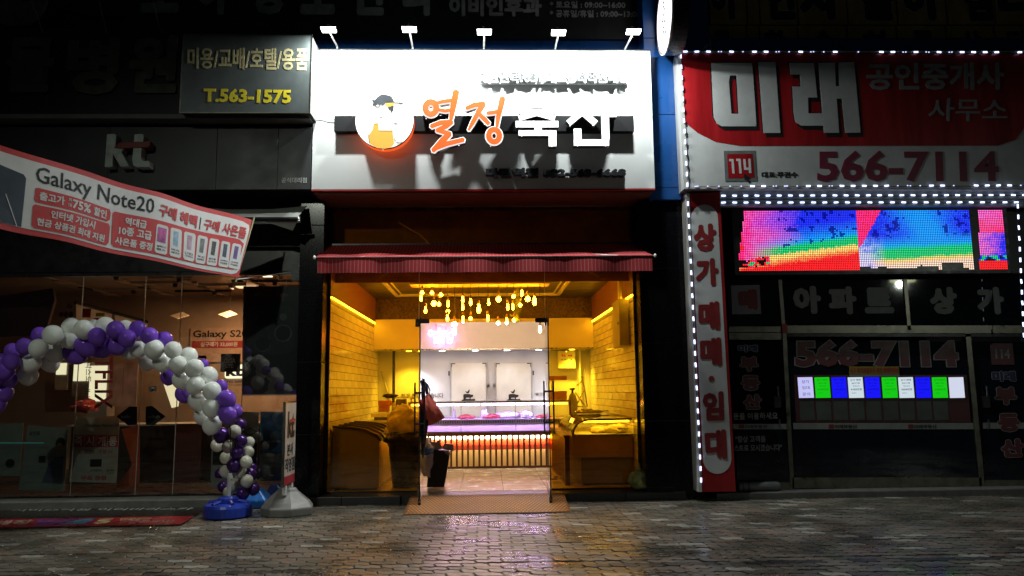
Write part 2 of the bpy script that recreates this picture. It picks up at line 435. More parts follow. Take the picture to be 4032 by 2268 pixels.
# mottled wall above bulkhead, and the bulkhead
m_mott = M('mottled_wallpaper', (.12, .065, .03), .55, var=.95, scale=26, bump=.5, bscale=30)
bh = struct('bulkhead', MB().box(XL, 4.3, 2.25, XR, 4.9, 2.84), m_bulk)
build('upper_wall', MB().box(XL, 4.33, 2.842, XR, 4.6, 3.25), m_mott, bh)
build('trim_rail', MB().box(XL+.002, 4.285, 2.235, XR-.002, 4.34, 2.262), m_steel, bh)
m_down = E('downlight_glow', (1, .97, .9), 30)
def downlight(px, lab):
    x = WY(4.6).px(px, 1372)[0]
    t_ = thing('downlight', lab, 'ceiling light', (x, 4.5, 2.25), 'downlights under the white bulkhead')
    build('trim_ring', MB().lathe((x, 4.5, 2.232), [(.062, 0), (.075, .003), (.075, .017)], 18), m_steel, t_)
    build('lens', MB().lathe((x, 4.5, 2.229), [(.055, 0), (.055, .006)], 18), m_down, t_)
    ld = bpy.data.lights.new('downlight_beam', 'SPOT'); ld.energy = 210 if px in (1612, 2250) else 22; ld.color = (.96, .96, 1); ld.spot_size = R(115); ld.spot_blend = .8; ld.shadow_soft_size = .05
    lo = bpy.data.objects.new('lamp_beam', ld); C.objects.link(lo); lo.parent = t_; lo.location = (0, 0, -.03)
for px, lab in ((1612, 'leftmost downlight under the bulkhead, above the weighing corner'), (1742, 'downlight under the bulkhead just right of the left door leaf, below the neon'),
                (1872, 'downlight under the bulkhead above the left cold room door'), (1996, 'downlight under the bulkhead above the right cold room door'),
                (2120, 'downlight under the bulkhead just left of the right door leaf'), (2250, 'rightmost downlight under the bulkhead, above the control box')):
    downlight(px, lab)
m_ledw = E('warm_led_strip', (1, .74, .30), 45)
for X, s, lab in ((XL, 1, 'glowing yellow strip light along the top of the left tiled wall'), (XR, -1, 'glowing yellow strip light along the top of the right tiled wall')):
    a, b = sorted((X+s*.008, X+s*.03))
    t_ = thing('led_strip_light', lab, 'strip light', (X, 0, 2.76), 'strip lights on the tiled walls')
    build('channel', MB().box(a, .05, 2.772, b, 4.25, 2.788), m_trim, t_)
    build('diffuser', MB().box(a+.002, .05, 2.757, b-.002, 4.25, 2.771), m_ledw, t_)

# front glazing
PG = WY(0)
pane = lambda par, x0, y0, x1, y1, m, o0=-.006, o1=.006: build('glass_pane', MB().rbox(PG, x0, y0, x1, y1, o0, o1), m, par)
sf = thing('glass_shopfront', 'amber tinted glass front of the butcher shop with its open doorway', 'shop window', (0, 0, .1))
hL, hR = PG.px(1649, 1500)[0], PG.px(2151, 1500)[0]
zt = PG.px(1900, 1268)[1]
ztop = 4.02
def gp(x0, z0, x1, z1, m=m_amber): return build('glass_pane', MB().box(x0, -.005, z0, x1, .005, z1), m, sf)
gp(XL+.02, .115, hL-.004, ztop-.85); gp(hR+.004, .115, XR-.02, ztop-.85)
gp(hL+.002, zt, hR-.002, ztop-.85)
sx = [XL+.02, PG.px(1592, 900)[0], PG.px(1898, 900)[0], PG.px(2193, 900)[0], XR-.02]
for i in range(4): gp(sx[i]+.002, ztop-.846, sx[i+1]-.002, ztop-.02)
build('bottom_channel', MB().box(XL+.01, -.02, .1, hL, .02, .118), m_black, sf)
build('bottom_channel', MB().box(hR, -.02, .1, XR-.01, .02, .118), m_black, sf)
build('side_channel', MB().box(XL-.01, -.02, .1, XL+.02, .02, ztop), m_blacksat, sf)
build('side_channel', MB().box(XR-.02, -.02, .1, XR+.01, .02, ztop), m_blacksat, sf)
build('top_channel', MB().box(XL, -.02, ztop-.02, XR, .02, ztop+.01), m_blacksat, sf)
build('silicone_joint', MB().box(hL-.004, -.007, zt, hL+.002, .007, ztop-.85), m_trim, sf)
build('silicone_joint', MB().box(hR-.002, -.007, zt, hR+.004, .007, ztop-.85), m_trim, sf)
for q in (hL, hR):
    s = 1 if q == hL else -1
    a, b = sorted((q-s*.05, q+s*.145))
    build('patch_fitting', MB().box(a, -.018, zt-.012, b, .018, zt+.045), m_black, sf)
    a, b = sorted((q-s*.05, q+s*.0))
    build('patch_fitting', MB().box(a, -.017, zt-.06, b, .017, zt-.013), m_black, sf)
# void above the ceiling seen through the transom, and conduit
struct('plenum_wall', MB().box(XL-.1, .295, 3.0, XR+.1, .299, 4.1), M('plenum_dark', (.16, .09, .05), .5, var=.6, scale=3))
cable = WY(.2)
tag(build('cable', MB().tube([cable.W3(1570, 875), cable.W3(1610, 900), cable.W3(1655, 925), cable.W3(1690, 960)], .012), m_trim), 'pale cable looping behind the glass over the awning', 'cable')
# doors
def door(hx, ang, s, lab, fx):
    t_ = thing('glass_door', lab, 'door', (hx, -.01, .1), 'open glass doors of the butcher shop')
    d = Vector((math.sin(R(ang))*s, -math.cos(R(ang)), 0)); nrm = Vector((d.y, -d.x, 0))
    pl = Plane((hx, -.02, 0), d, (0, 0, 1), nrm)
    W_ = .90; z0, z1 = .13, zt-.015
    build('glass_leaf', MB().pbox(pl, 0, z0+.09, W_, z1, -.005, .005), m_clear, t_)
    build('bottom_rail', MB().pbox(pl, 0, z0-.05, W_, z0+.09, -.014, .014), m_steel, t_)
    build('edge_seal', MB().pbox(pl, W_, z0, W_+.009, z1, -.008, .008), m_black, t_)
    build('corner_patch', MB().pbox(pl, -.02, z1-.05, .15, z1+.012, -.016, .016), m_black, t_)
    hu = W_-.09
    for o in (-.06, .06):
        h_ = build('pull_handle', MB().tube([pl.P(hu, .90, o), pl.P(hu, 1.56, o)], .011), m_black, t_)
    for z in (1.04, 1.43): build('handle_standoff', MB().tube([pl.P(hu, z, -.062), pl.P(hu, z, .062)], .012), m_black, t_)
    build('pivot', MB().pbox(pl, W_-.10, .03, W_, .13, -.018, .018), m_black, t_)
    return pl
plL = door(hL, 6.0, 1, 'left glass door leaf standing open outward, red bag on its handle', 0)
plR = door(hR, 2.4, -1, 'right glass door leaf standing open outward beside the freezer window', 0)

# pillars
def pillar(x0, x1, y0, y1, ztop_, joints, lab, name='granite_pillar'):
    t_ = thing(name, lab, 'pillar', ((x0+x1)/2, y0, 0))
    zz = [0]+joints+[ztop_]
    for a, b in zip(zz[:-1], zz[1:]):
        bevel(build('stone_panel', MB().box(x0, y0, a+.004, x1, y1, b-.004), m_granite, t_), .003, 1)
    build('core', MB().box(x0+.01, y0+.01, 0.01, x1-.01, y1-.01, ztop_-.01), m_grout, t_)
    return t_
pillar(-2.52, -2.20, -.38, .1, 4.02, [.9, 1.85, 2.8, 3.7], 'narrow black granite pillar left of the amber shopfront')
PP_ = WY(-.38)
pillar(2.085, 2.86, -.38, .1, 4.02, [PP_.px(2640, 1900)[1]*0+.16, 1.02, 2.06, 3.08], 'wide black granite pillar between the butcher shop and the estate office')

# awning
PA = WY(-.9)
aw = thing('awning', 'red pinstriped fabric awning over the butcher shop doorway', 'awning', (0, 0, 3.3))
def stripe_mat(name, col):
    m, t, b = nt(name); N = t.nodes; L = t.links
    tc = N.new('ShaderNodeTexCoord'); sp = N.new('ShaderNodeSeparateXYZ'); L.new(tc.outputs['Object'], sp.inputs[0])
    md = N.new('ShaderNodeMath'); md.operation = 'PINGPONG'; md.inputs[1].default_value = .0235; L.new(sp.outputs[0], md.inputs[0])
    lt = N.new('ShaderNodeMath'); lt.operation = 'LESS_THAN'; lt.inputs[1].default_value = .0020; L.new(md.outputs[0], lt.inputs[0])
    mx = N.new('ShaderNodeMix'); mx.data_type = 'RGBA'; mx.inputs[6].default_value = (*col, 1); mx.inputs[7].default_value = (.42, .22, .20, 1); L.new(lt.outputs[0], mx.inputs[0])
    L.new(mx.outputs[2], b.inputs['Base Color']); b.inputs['Roughness'].default_value = .8; return m
m_awn = stripe_mat('red_pinstripe_cloth', (.30, .008, .014))
A0 = (PA.px(1242, 1012)[0], PA.px(2576, 1012)[0]); zf = PA.px(1900, 1012)[1]; zb = WY(-.08).px(1900, 962)[1]
B0 = (WY(-.08).px(1262, 962)[0], WY(-.08).px(2502, 962)[0])
def awf(u, v):
    xa = A0[0]+(A0[1]-A0[0])*u; xb = B0[0]+(B0[1]-B0[0])*u
    x = xa*(1-v)+xb*v; y = -.9+(-.08+.9)*v; z = zf+.012+(zb-zf)*v
    z += (.022*noise.noise(Vector((u*6, .3, 2)))+.018*noise.noise(Vector((u*14, v*1.5, 0)))-.045)*math.sin(math.pi*v)
    return Vector((x, y, z))
build('canopy', MB().grid(awf, 110, 10), m_awn, aw, smooth=True, fixn=False)
def valf(u, v):
    x = A0[0]+.03+(A0[1]-A0[0]-.06)*u
    return Vector((x, -.905+.014*math.sin(u*37)*v+.01*noise.noise(Vector((u*30, 0, 1)))*v, zf-.012-(.185+.006*noise.noise(Vector((u*9, 1, 1))))*v))
build('valance', MB().grid(valf, 120, 4), m_awn, aw, smooth=True, fixn=False)
build('front_bar', MB().tube([(A0[0]-.01, -.9, zf), (A0[1]+.01, -.9, zf)], .011), m_blacksat, aw)
for x in (A0[0]-.012, A0[1]+.012): build('end_cap', MB().blob((x, -.9, zf+.005), .02, .03, .028, .0, sub=2), m_plastw, aw, smooth=True)
build('roller_case', MB().box(B0[0], -.12, zb-.05, B0[1], -.02, zb+.012), m_blacksat, aw)
for u in (.12, .88):
    x = A0[0]+(A0[1]-A0[0])*u
    build('folding_arm', MB().tube([(x, -.1, zb-.04), (x+(.35 if u < .5 else -.35), -.5, zf+.1), (x+.05, -.88, zf)], .018), m_plastw, aw)

# ------------------------------------------------------------------ white sign box
ZS0, ZS1 = WY(-.75).px(1900, 750)[1], WY(-.75).px(1905, 198)[1]
PS = WY(-.75)
XS0, XS1 = PS.px(1232, 480)[0], PS.px(2570, 480)[0]
sg = thing('shop_sign', 'big white butcher shop sign with lit orange and white letters and round picture', 'shop sign', ((XS0+XS1)/2, -.75, ZS0))
bevel(build('sign_face', MB().box(XS0, -.75, ZS0+.02, XS1, -.70, ZS1), m_white, sg), .004, 1)
build('sign_case', MB().box(XS0+.005, -.70, ZS0+.015, XS1-.005, -.1, ZS1-.01), m_black, sg)
build('bottom_trim', MB().box(XS0, -.752, ZS0, XS1, -.70, ZS0+.019), m_red, sg)
build('top_trim', MB().box(XS0-.004, -.757, ZS1-.003, XS1+.004, -.70, ZS1+.014), m_blacksat, sg)
build('soffit', MB().box(XS0+.02, -.69, ZS0-.02, XS1-.02, .25, ZS0+.01), m_soffit, sg)
u0, v0, u1, v1 = rect(PS, 1322, 467, 2490, 527)
m_barblk = M('black_raceway', (.008, .008, .010), .7, spec=.2)
build('raceway', MB().box(u0, -.86, v0, u1, -.75, v1), m_barblk, sg)
# round picture
PD = WY(-1.0)
c = PD.px(1514, 474); rr = (PD.px(1630, 474)[0]-PD.px(1398, 474)[0])/2
m_discw = M('lit_disc_face', (.8, .8, .8), .4, var=.03, emis=(1, .93, .82), es=.8)
m_org = M('lit_orange', (.30, .06, .008), .4, var=.1, emis=(1, .15, .02), es=.7)
m_apron = M('lit_yellow', (.4, .2, .03), .4, var=.1, emis=(1, .50, .08), es=.7)
m_letw = M('lit_white_letter', (.8, .8, .8), .4, var=.03, emis=(1, 1, 1), es=.85)
m_ink = M('black_ink', (.012, .014, .018), .5)
m_inkm = M('charcoal_ink', (.03, .035, .045), .5)
dk = build('round_picture', MB().disc(PD, c[0], c[1], rr, rr, -.13, -.012, 48), M('halo_side', (.5, .05, .01), .5, emis=(1, .12, .02), es=.9), sg)
build('picture_face', MB().disc(PD, c[0], c[1], rr-.002, rr-.002, -.010, 0, 48), m_discw, dk)
build('disc_rim', MB().ring(PD, c[0], c[1], rr+.002, rr+.002, .006, -.03, .004, 48), m_ink, dk)
def zq(pts, ox, oy, k): return [(ox+x*k, oy+y*k) for x, y in pts]
k1 = 1220/2576
z1 = lambda pts: zq(pts, 1380, 320, k1)
hair = z1([(175,152),(200,158),(228,128),(262,108),(300,112),(340,125),(360,158),(364,178),(290,182),(270,208),(255,192),(240,206),(228,186),(212,205),(198,205),(182,200),(190,180)])
build('hair_shape', MB().pxpoly(PD, hair, .001, .006), m_inkm, dk)
build('hair_shape', MB().pxpoly(PD, z1([(312,216),(335,212),(352,196),(362,200),(358,240),(338,266),(333,240),(318,238)]), .001, .006), m_inkm, dk)
build('headband', MB().pxpoly(PD, z1([(290,186),(362,180),(360,202),(322,214),(300,210)]), .001, .007), m_apron, dk)
build('apron_shape', MB().pxpoly(PD, z1([(190,362),(232,352),(236,410),(352,412),(356,470),(362,520),(340,548),(285,562),(220,556),(158,516),(150,450),(185,405)]), .001, .006), m_apron, dk)
def pl_line(mb, pl, pts, wpx, o0, o1):
    for a, b in zip(pts[:-1], pts[1:]):
        dx, dy = b[0]-a[0], b[1]-a[1]; l = math.hypot(dx, dy) or 1; nx, ny = -dy/l*wpx/2, dx/l*wpx/2
        mb.pxpoly(pl, [(a[0]+nx, a[1]+ny), (b[0]+nx, b[1]+ny), (b[0]-nx, b[1]-ny), (a[0]-nx, a[1]-ny)], o0, o1)
for pts in ([(364,176),(440,180)], [(400,184),(432,188)], [(205,212),(245,212)], [(245,298),(266,298)], [(195,356),(228,352)], [(360,348),(392,354)], [(150,446),(158,516)], [(236,412),(350,412)], [(362,470),(385,510),(420,512),(428,498)]):
    ln = MB(); pl_line(ln, PD, z1(pts), 2.2, .001, .008); build('drawn_line', ln, m_ink, dk)
# calligraphic letters
PLt = WY(-1.0)
def stroke_letter(mb, strokes, grow, o0, o1, rings=(), step=.0008):
    kk = 0
    for st_ in strokes:
        P = [(1380+x*k1, 320+y*k1, (w_*k1/2+grow)) for x, y, w_ in st_]
        # outline polygon from variable width polyline
        L_, R_ = [], []
        n = len(P)
        for i in range(n):
            a = P[max(i-1, 0)]; b = P[min(i+1, n-1)]
            dx, dy = b[0]-a[0], b[1]-a[1]; l = math.hypot(dx, dy)
            nx, ny = -dy/l, dx/l; r_ = P[i][2]
            ex = -dx/l*r_*.55 if i == 0 else (dx/l*r_*.55 if i == n-1 else 0); ey = -dy/l*r_*.55 if i == 0 else (dy/l*r_*.55 if i == n-1 else 0)
            L_.append((P[i][0]+nx*r_*.86+ex*.6, P[i][1]+ny*r_*.86+ey*.6)); R_.append((P[i][0]-nx*r_*.86+ex*.6, P[i][1]-ny*r_*.86+ey*.6))
            if i in (0, n-1): (L_ if i == n-1 else L_).insert(len(L_) if i else 0, (P[i][0]+ex*1.5, P[i][1]+ey*1.5))
        mb.pxpoly(PLt, L_+R_[::-1], o0, o1+kk*step); kk += 1
    for cx, cy_, rx, ry, w_ in rings:
        c_ = PLt.px(1380+cx*k1, 320+cy_*k1); sc = .75/ (FPX*.0+ 269) # placeholder scale replaced below
        sc = PLt.px(1001, 500)[0]-PLt.px(1000, 500)[0]
        mb.ring(PLt, c_[0], c_[1], (rx+w_/2)*k1*sc+grow*sc, (ry+w_/2)*k1*sc+grow*sc, w_*k1*sc+2*grow*sc, o0, o1+kk*step, 32)
L1 = dict(strokes=[[(878,92,64),(866,150,62),(850,235,56),(836,312,34)], [(722,178,30),(775,166,34),(842,158,34)], [(742,238,30),(790,246,32),(836,236,30)],
                   [(676,372,40),(750,344,46),(836,338,44)], [(836,340,46),(800,372,44),(724,408,40)], [(724,408,34),(780,424,40),(822,438,46)], [(820,440,50),(760,500,60),(690,572,44)], [(690,566,34),(800,520,44),(935,486,40)]],
          rings=[(668, 222, 46, 54, 50)])
L2 = dict(strokes=[[(966,222,34),(1030,196,44),(1104,188,48)], [(1104,190,54),(1060,260,48),(1012,350,40),(984,402,22)], [(1060,262,34),(1110,310,44),(1146,348,38)],
                   [(1262,148,58),(1246,220,54),(1228,300,44),(1218,372,30)], [(1142,264,34),(1180,260,34),(1226,250,36)]], rings=[(1194, 452, 46, 54, 46)])
for Lx in (L1, L2):
    mb = MB(); stroke_letter(mb, Lx['strokes'], 4.2, -.11, -.030, Lx['rings']); lo_ = build('letter', mb, m_blacksat, sg)
    mb = MB(); stroke_letter(mb, Lx['strokes'], 4.2, -.024, -.014, Lx['rings']); build('letter_border', mb, m_letw, lo_)
    mb = MB(); stroke_letter(mb, Lx['strokes'], 0, -.008, .004, Lx['rings']); build('letter_face', mb, m_org, lo_)
def blockletter(strokes, boxes):
    par = sg
    for o0, o1, mm, nm in ((-.12, -.012, m_blacksat, 'letter'), (-.006, .0, m_letw, 'letter_face')):
        mb = MB(); kk = 0
        for x0_, y0_, x1_, y1_, w_ in strokes:
            pl_line(mb, PLt, z1([(x0_, y0_), (x1_, y1_)]), w_*k1, o0, o1+kk*.0005); kk += 1
        for b_ in boxes:
            a_, c_ = z1([(b_[0], b_[1]), (b_[2], b_[3])]); mb.rbox(PLt, *a_, *c_, o0, o1+kk*.0005); kk += 1
        par = build(nm, mb, mm, par)
blockletter([(1552,262,1400,306,46),(1545,262,1700,306,46)], [(1500,186,1600,216),(1398,230,1700,268),(1374,330,1728,382),(1530,380,1590,412),(1398,408,1712,452),(1648,450,1712,540)])
blockletter([(1926,190,1926,262,50),(1930,250,1812,348,52),(1922,250,2040,350,52)], [(2086,186,2150,486),(2150,250,2212,296),(1857,394,1920,488),(1857,484,2150,535)])
# small lettering rows
PT = WY(-.87)
text(sg, "대한민국NO1.대표정육축산매장", PT, (1884, 279, 2476, 325), -.05, 0, m_white, .06)
text(sg, "대한민국NO1.대표정육축산매장", PT, (1888, 283, 2472, 320), .003, .005, M('silver_ink', (.03, .03, .035), .5), .014)
build('letter_rail', MB().rbox(WY(-.80), 1888, 300, 2474, 330, -.03, 0), m_white, sg)
text(sg, "마전역점 032-563-6668", WY(-.84), (1912, 660, 2466, 697), -.08, 0, m_ink, .072)
m_rivet = M('pale_rivet', (.8, .8, .8), .3, emis=(1, 1, 1), es=.5)
for x_, y_ in ((855,747),(913,984),(1086,936),(1153,838),(1265,786),(1308,941),(1528,871),(1740,943),(1868,799),(2029,795),(1921,940),(2119,940),(551,966)):
    q = PLt.W3(1200+x_*.559, 50+y_*.559, .0); build('rivet', MB().blob(q, .008, .008, .008, 0, sub=1), m_rivet, sg)
build('feed_wire', MB().tube([PS.W3(1236, 470, .01), PS.W3(1270, 467, .015), PS.W3(1300, 473, .02), PS.W3(1324, 473, .02)], .005), m_blacksat, sg)

# flood lights on the sign
m_flood = E('flood_glow', (.95, 1, .97), 9)
def floodlight(bx, by, lx, ly, lab):
    base = WY(-.72).W3(bx, by); head = WY(-1.3).W3(lx, ly)
    t_ = thing('floodlight', lab, 'floodlight', base, 'floodlights on arms above the white sign')
    build('arm', MB().tube([base, base+Vector((0, -.02, .02)), head+Vector((0, .05, -.0))], .012), m_plastw, t_)
    hd = build('lamp_head', MB().add([head+Vector(v) for v in ((-.10,-.05,.030),(.10,-.05,.030),(.10,.045,.045),(-.10,.045,.045),(-.092,-.047,.0),(.092,-.047,.0),(.092,.045,.012),(-.092,.045,.012))],
          [(0,1,2,3),(0,4,5,1),(1,5,6,2),(2,6,7,3),(3,7,4,0),(4,7,6,5)]), m_blacksat, t_)
    build('lamp_glass', MB().add([head+Vector(v) for v in ((-.095,-.054,.020),(.095,-.054,.020),(.088,-.05,-.016),(-.088,-.05,-.016),(.088,.047,-.012),(-.088,.047,-.012),(.090,.044,.008),(-.090,.044,.008))],
          [(0,3,2,1),(3,5,4,2),(5,7,6,4),(0,1,6,7),(1,2,4,6),(0,7,5,3)]), m_flood, hd)
    build('hinge_bracket', MB().tube([head+Vector((-.02, .0, .05)), head+Vector((-.02, 0, .085)), head+Vector((.01, 0, .075))], .007), m_blacksat, hd)
    ld = bpy.data.lights.new('flood_beam', 'AREA'); ld.shape = 'RECTANGLE'; ld.size = .12; ld.size_y = .05; ld.energy = 62; ld.color = (.93, 1, .97)
    lo = bpy.data.objects.new('lamp_beam', ld); C.objects.link(lo); lo.parent = t_; lo.location = head+Vector((0, 0, -.034))-base
    d = Vector((0, .36, -1.0)); lo.rotation_euler = d.to_track_quat('-Z', 'Y').to_euler()
for a in ((1328,190,1295,119,'first floodlight from the left over the white sign'), (1625,192,1612,118,'second floodlight from the left over the white sign'),
          (1905,196,1907,128,'middle floodlight over the white sign with an upright arm'), (2186,198,2199,131,'fourth floodlight from the left over the white sign'), (2458,205,2494,127,'rightmost floodlight over the white sign next to the round sign')):
    floodlight(*a)

# ================================================================== inside the butcher shop
# pendant cluster
bd = thing('pendant_light', 'long board of hanging filament bulbs in front of the bulkhead', 'pendant lamp', (-.1, 1.95, 3.2))
m_board = M('pale_board', (.55, .42, .28), .5)
m_bulb = E('bulb_glow', (1, .68, .38), 120)
m_cord = M('black_cord', (.02, .015, .01), .6)
m_brass = M('dark_brass', (.2, .1, .04), .4, metal=.8)
pb = WY(1.75)
bx0, bx1 = pb.px(1612, 1115)[0], pb.px(2165, 1115)[0]
build('mounting_board', MB().box(bx0, 1.75, 3.175, bx1, 2.15, 3.20), m_board, bd)
for x in (bx0+.3, bx1-.3): build('ceiling_bracket', MB().box(x-.02, 1.93, 3.201, x+.02, 1.97, 3.25), m_steel, bd)
bulbs = [(245,340,'g'),(230,455,'t'),(400,345,'g'),(540,375,'g'),(300,640,'t'),(430,520,'G'),(510,520,'g'),(650,545,'t'),(648,635,'g'),(642,765,'t'),(880,478,'t'),(880,595,'t'),(1003,520,'t'),(1003,745,'g'),(750,845,'G'),(885,790,'t'),(1130,640,'T'),(1283,520,'t'),(1272,765,'t'),(1440,455,'G'),(1433,815,'g'),(1585,590,'t'),(1567,815,'t'),(1665,590,'t'),(1675,400,'g'),(1680,770,'g'),(1803,380,'t'),(1775,535,'g'),(1895,450,'G'),(2000,520,'T'),(2087,940,'t'),(757,970,'t')]
def bulbmesh(k):
    me = bpy.data.meshes.new('bulb')
    if k in 'gG':
        r = .028 if k == 'g' else .042; prof = [(r*math.sin(a), r-r*math.cos(a)-r*.2) for a in [i*math.pi/8 for i in range(8)]]+[(.013, r*1.9)]
    else:
        h = .105 if k == 't' else .15; r = .021 if k == 't' else .033
        prof = [(.004, 0), (r*.6, h*.08), (r, h*.28), (r*.95, h*.45), (r*.6, h*.75), (.014, h)]
    b = MB().lathe((0, 0, -.05), [(max(p, .002), z) for p, z in prof], 12)
    me.from_pydata([tuple(v) for v in b.v], [], b.f); me.materials.append(m_bulb); me.polygons.foreach_set('use_smooth', [True]*len(me.polygons)); return me
bmes = {k: bulbmesh(k) for k in 'gGtT'}
sock = bpy.data.meshes.new('socket'); b = MB().lathe((0, 0, 0), [(.015, 0), (.019, .01), (.017, .05), (.006, .062)], 10); sock.from_pydata([tuple(v) for v in b.v], [], b.f); sock.materials.append(m_brass)
for i, (x, y, k) in enumerate(bulbs):
    Y = (1.80, 1.95, 2.10)[i % 3]
    p = WY(Y).W3(1600+x*.2523, 1060+y*.2523)
    o = inst('bulb', bmes[k], bd, p)
    top = {'g': .03, 'G': .06, 't': .06, 'T': .105}[k]
    inst('socket', sock, o, p+Vector((0, 0, top)))
    build('cord', MB().tube([p+Vector((0, 0, top+.06)), (p.x, p.y, 3.176)], .0035, 5), m_cord, bd)
# hanging vine
vn = thing('hanging_plant', 'narrow leafy vine hanging among the right filament bulbs', 'plant', WY(2.0).W3(2035, 1130))
m_leaf = M('dusty_leaf', (.10, .13, .03), .6, var=.6)
lv = MB(); lp = WY(2.0)
for i in range(230):
    yy = random.uniform(1135, 1268); xx = 2036+random.gauss(0, 7)+5*math.sin(yy*.08)
    p = lp.W3(xx, yy)+Vector((0, random.uniform(-.04, .04), 0)); a = random.uniform(0, 6.28); r = random.uniform(.012, .022)
    d = Vector((math.cos(a), random.uniform(-.6, .6), math.sin(a)-.5)).normalized(); e = d.cross(Vector((random.random(), 1, random.random()))).normalized()
    lv.add([p, p+d*r+e*r*.5, p+d*r*2, p+d*r-e*r*.5], [(0, 1, 2, 3)])
build('foliage', lv, m_leaf, vn, fixn=False, kind='stuff')
build('stem', MB().tube([lp.W3(2040, 1122), lp.W3(2036, 1180), lp.W3(2040, 1262)], .004, 5), m_leaf, vn)
# ceiling cassette
ac = thing('air_conditioner', 'square white ceiling cassette air conditioner above the hanging bulbs', 'air conditioner', (-.0, 1.6, 3.2))
PC = GZ(3.19)
cx = WY(1.5).px(1935, 1080)[0]
build('panel', MB().box(cx-.42, .55, 3.19, cx+.42, 1.42, 3.249), m_plastw, ac)
build('intake_grille', MB().box(cx-.22, .78, 3.183, cx+.22, 1.2, 3.189), M('grille_grey', (.3, .3, .3), .5), ac)
for a, b_, c_, d_ in ((cx-.36, .75, cx-.30, 1.22), (cx+.30, .75, cx+.36, 1.22), (cx-.22, 1.27, cx+.22, 1.33), (cx-.22, .64, cx+.22, .70)):
    build('air_slot', MB().box(a, b_, 3.186, c_, d_, 3.1895), m_blacksat, ac)
# neon sign
m_neon = E('pink_neon', (1, .35, .85), 9)
PN = WY(4.2)
ne = thing('neon_sign', 'small pink neon lettering hung on the bulkhead near the left door leaf', 'neon sign', PN.W3(1740, 1330))
k2 = .2523
nz = lambda x, y: PN.W3(1600+x*k2, 1060+y*k2)
def ell(cx_, cy_, rx, ry, a0=0, a1=360, n=14): return [nz(cx_+rx*math.cos(R(a0+(a1-a0)*i/n)), cy_+ry*math.sin(R(a0+(a1-a0)*i/n))) for i in range(n+1)]
def tubes(lst):
    for pts in lst: build('neon_tube', MB().tube(pts, .0125, 7), m_neon, ne)
tubes([ell(382, 998, 36, 40), [nz(430, 985), nz(490, 975)], [nz(432, 1015), nz(490, 1008)], [nz(512, 925), nz(508, 990), nz(500, 1055)],
       [nz(425, 1075), nz(495, 1065), nz(500, 1095), nz(440, 1110), nz(435, 1150), nz(515, 1140)],
       [nz(560, 965), nz(625, 970), nz(610, 1030), nz(570, 1085)], [nz(612, 1020), nz(660, 1080)], [nz(655, 1005), nz(715, 985)], [nz(710, 925), nz(735, 1000), nz(718, 1085)], ell(678, 1125, 34, 32)])
build('support_frame', MB().tube([nz(465, 850), nz(465, 1190)], .004, 5), m_cord, ne); build('support_frame', MB().tube([nz(618, 900), nz(618, 1190)], .004, 5), m_cord, ne)
build('transformer', MB().rbox(PN, 1600+465*k2, 1060+845*k2, 1600+612*k2, 1060+880*k2, -.05, .0), m_plastw, ne)
nl = bpy.data.lights.new('neon_glow', 'POINT'); nl.energy = 5; nl.color = (1, .35, .8); nl.shadow_soft_size = .15
no = bpy.data.objects.new('lamp_beam', nl); C.objects.link(no); no.parent = ne; no.location = (0, -.12, 0)

# cold room doors
PB = WY(4.88)
m_trimg = M('pale_grey_trim', (.42, .42, .44), .4)
def colddoor(x0, x1, hside, lab):
    u0, v0, u1, v1 = rect(PB, x0, 1431, x1, 1583)
    t_ = thing('cold_room_door', lab, 'door', ((u0+u1)/2, 4.88, .1), 'white cold room doors behind the counter')
    d_ = build('door_leaf', MB().round(PB, u0, .14, u1, v1, .02, -.015, .03), m_plastw, t_); bevel(d_, .004, 1)
    build('door_frame', MB().box(u0-.035, 4.855, .12, u0-.008, 4.89, v1+.02), m_trimg, t_)
    build('door_frame', MB().box(u1+.008, 4.855, .12, u1+.035, 4.89, v1+.02), m_trimg, t_)
    for q in (u0, u1):
        s = 1 if q == u0 else -1
        a, b = sorted((q-s*.004, q+s*.075)); build('corner_guard', MB().box(a, 4.842, v1-.012, b, 4.849, v1+.006), m_black, t_)
        a, b = sorted((q-s*.003, q+s*.008)); build('corner_guard', MB().box(a, 4.842, v1-.075, b, 4.849, v1-.013), m_black, t_)
    hx = u0-.05 if hside < 0 else u1+.05
    build('hinge', MB().box(hx-.012, 4.83, v1-.24, hx+.012, 4.87, v1-.15), m_black, t_)
    lx = (x1+8) if hside < 0 else (x0-8); q = rect(PB, lx-6, 1510, lx+6, 1528)
    bevel(build('latch', MB().box(q[0], 4.80, q[1], q[2], 4.86, q[3]), m_steel, t_), .008)
    cx_ = (x0+x1)/2+ (-1 if hside < 0 else 1)
    ox = cx_-587*.3175+ (587-587)*.3175
    A = lambda pts: [(cx_+(x_-592)*.3175, 1400+y_*.3175) for x_, y_ in pts]
    dd = .034
    build('hen_decal', MB().pxpoly(PB, A([(551,436),(562,446),(580,446),(590,434),(596,420),(606,422),(605,445),(598,462),(585,470),(568,466),(556,452)]), dd-.003, dd), m_ink, t_)
    build('pig_decal', MB().pxpoly(PB, A([(527,486),(545,476),(600,476),(622,484),(648,486),(652,498),(640,516),(620,520),(616,546),(606,546),(602,522),(560,524),(554,546),(530,546),(527,515)]), dd-.003, dd), m_ink, t_)
    build('cow_decal', MB().pxpoly(PB, A([(505,568),(512,548),(545,536),(640,540),(668,534),(676,552),(660,568)]), dd-.003, dd), m_ink, t_)
colddoor(1778, 1914, -1, 'left cold room door behind the counter with black animal decals')
colddoor(1954, 2090, 1, 'right cold room door behind the counter with black animal decals')
tw = WY(4.86)
text(backw, "하게 판매하겠습니다", WY(4.895), (1580, 1548, 1746, 1569), 0, .004, m_ink, .005)
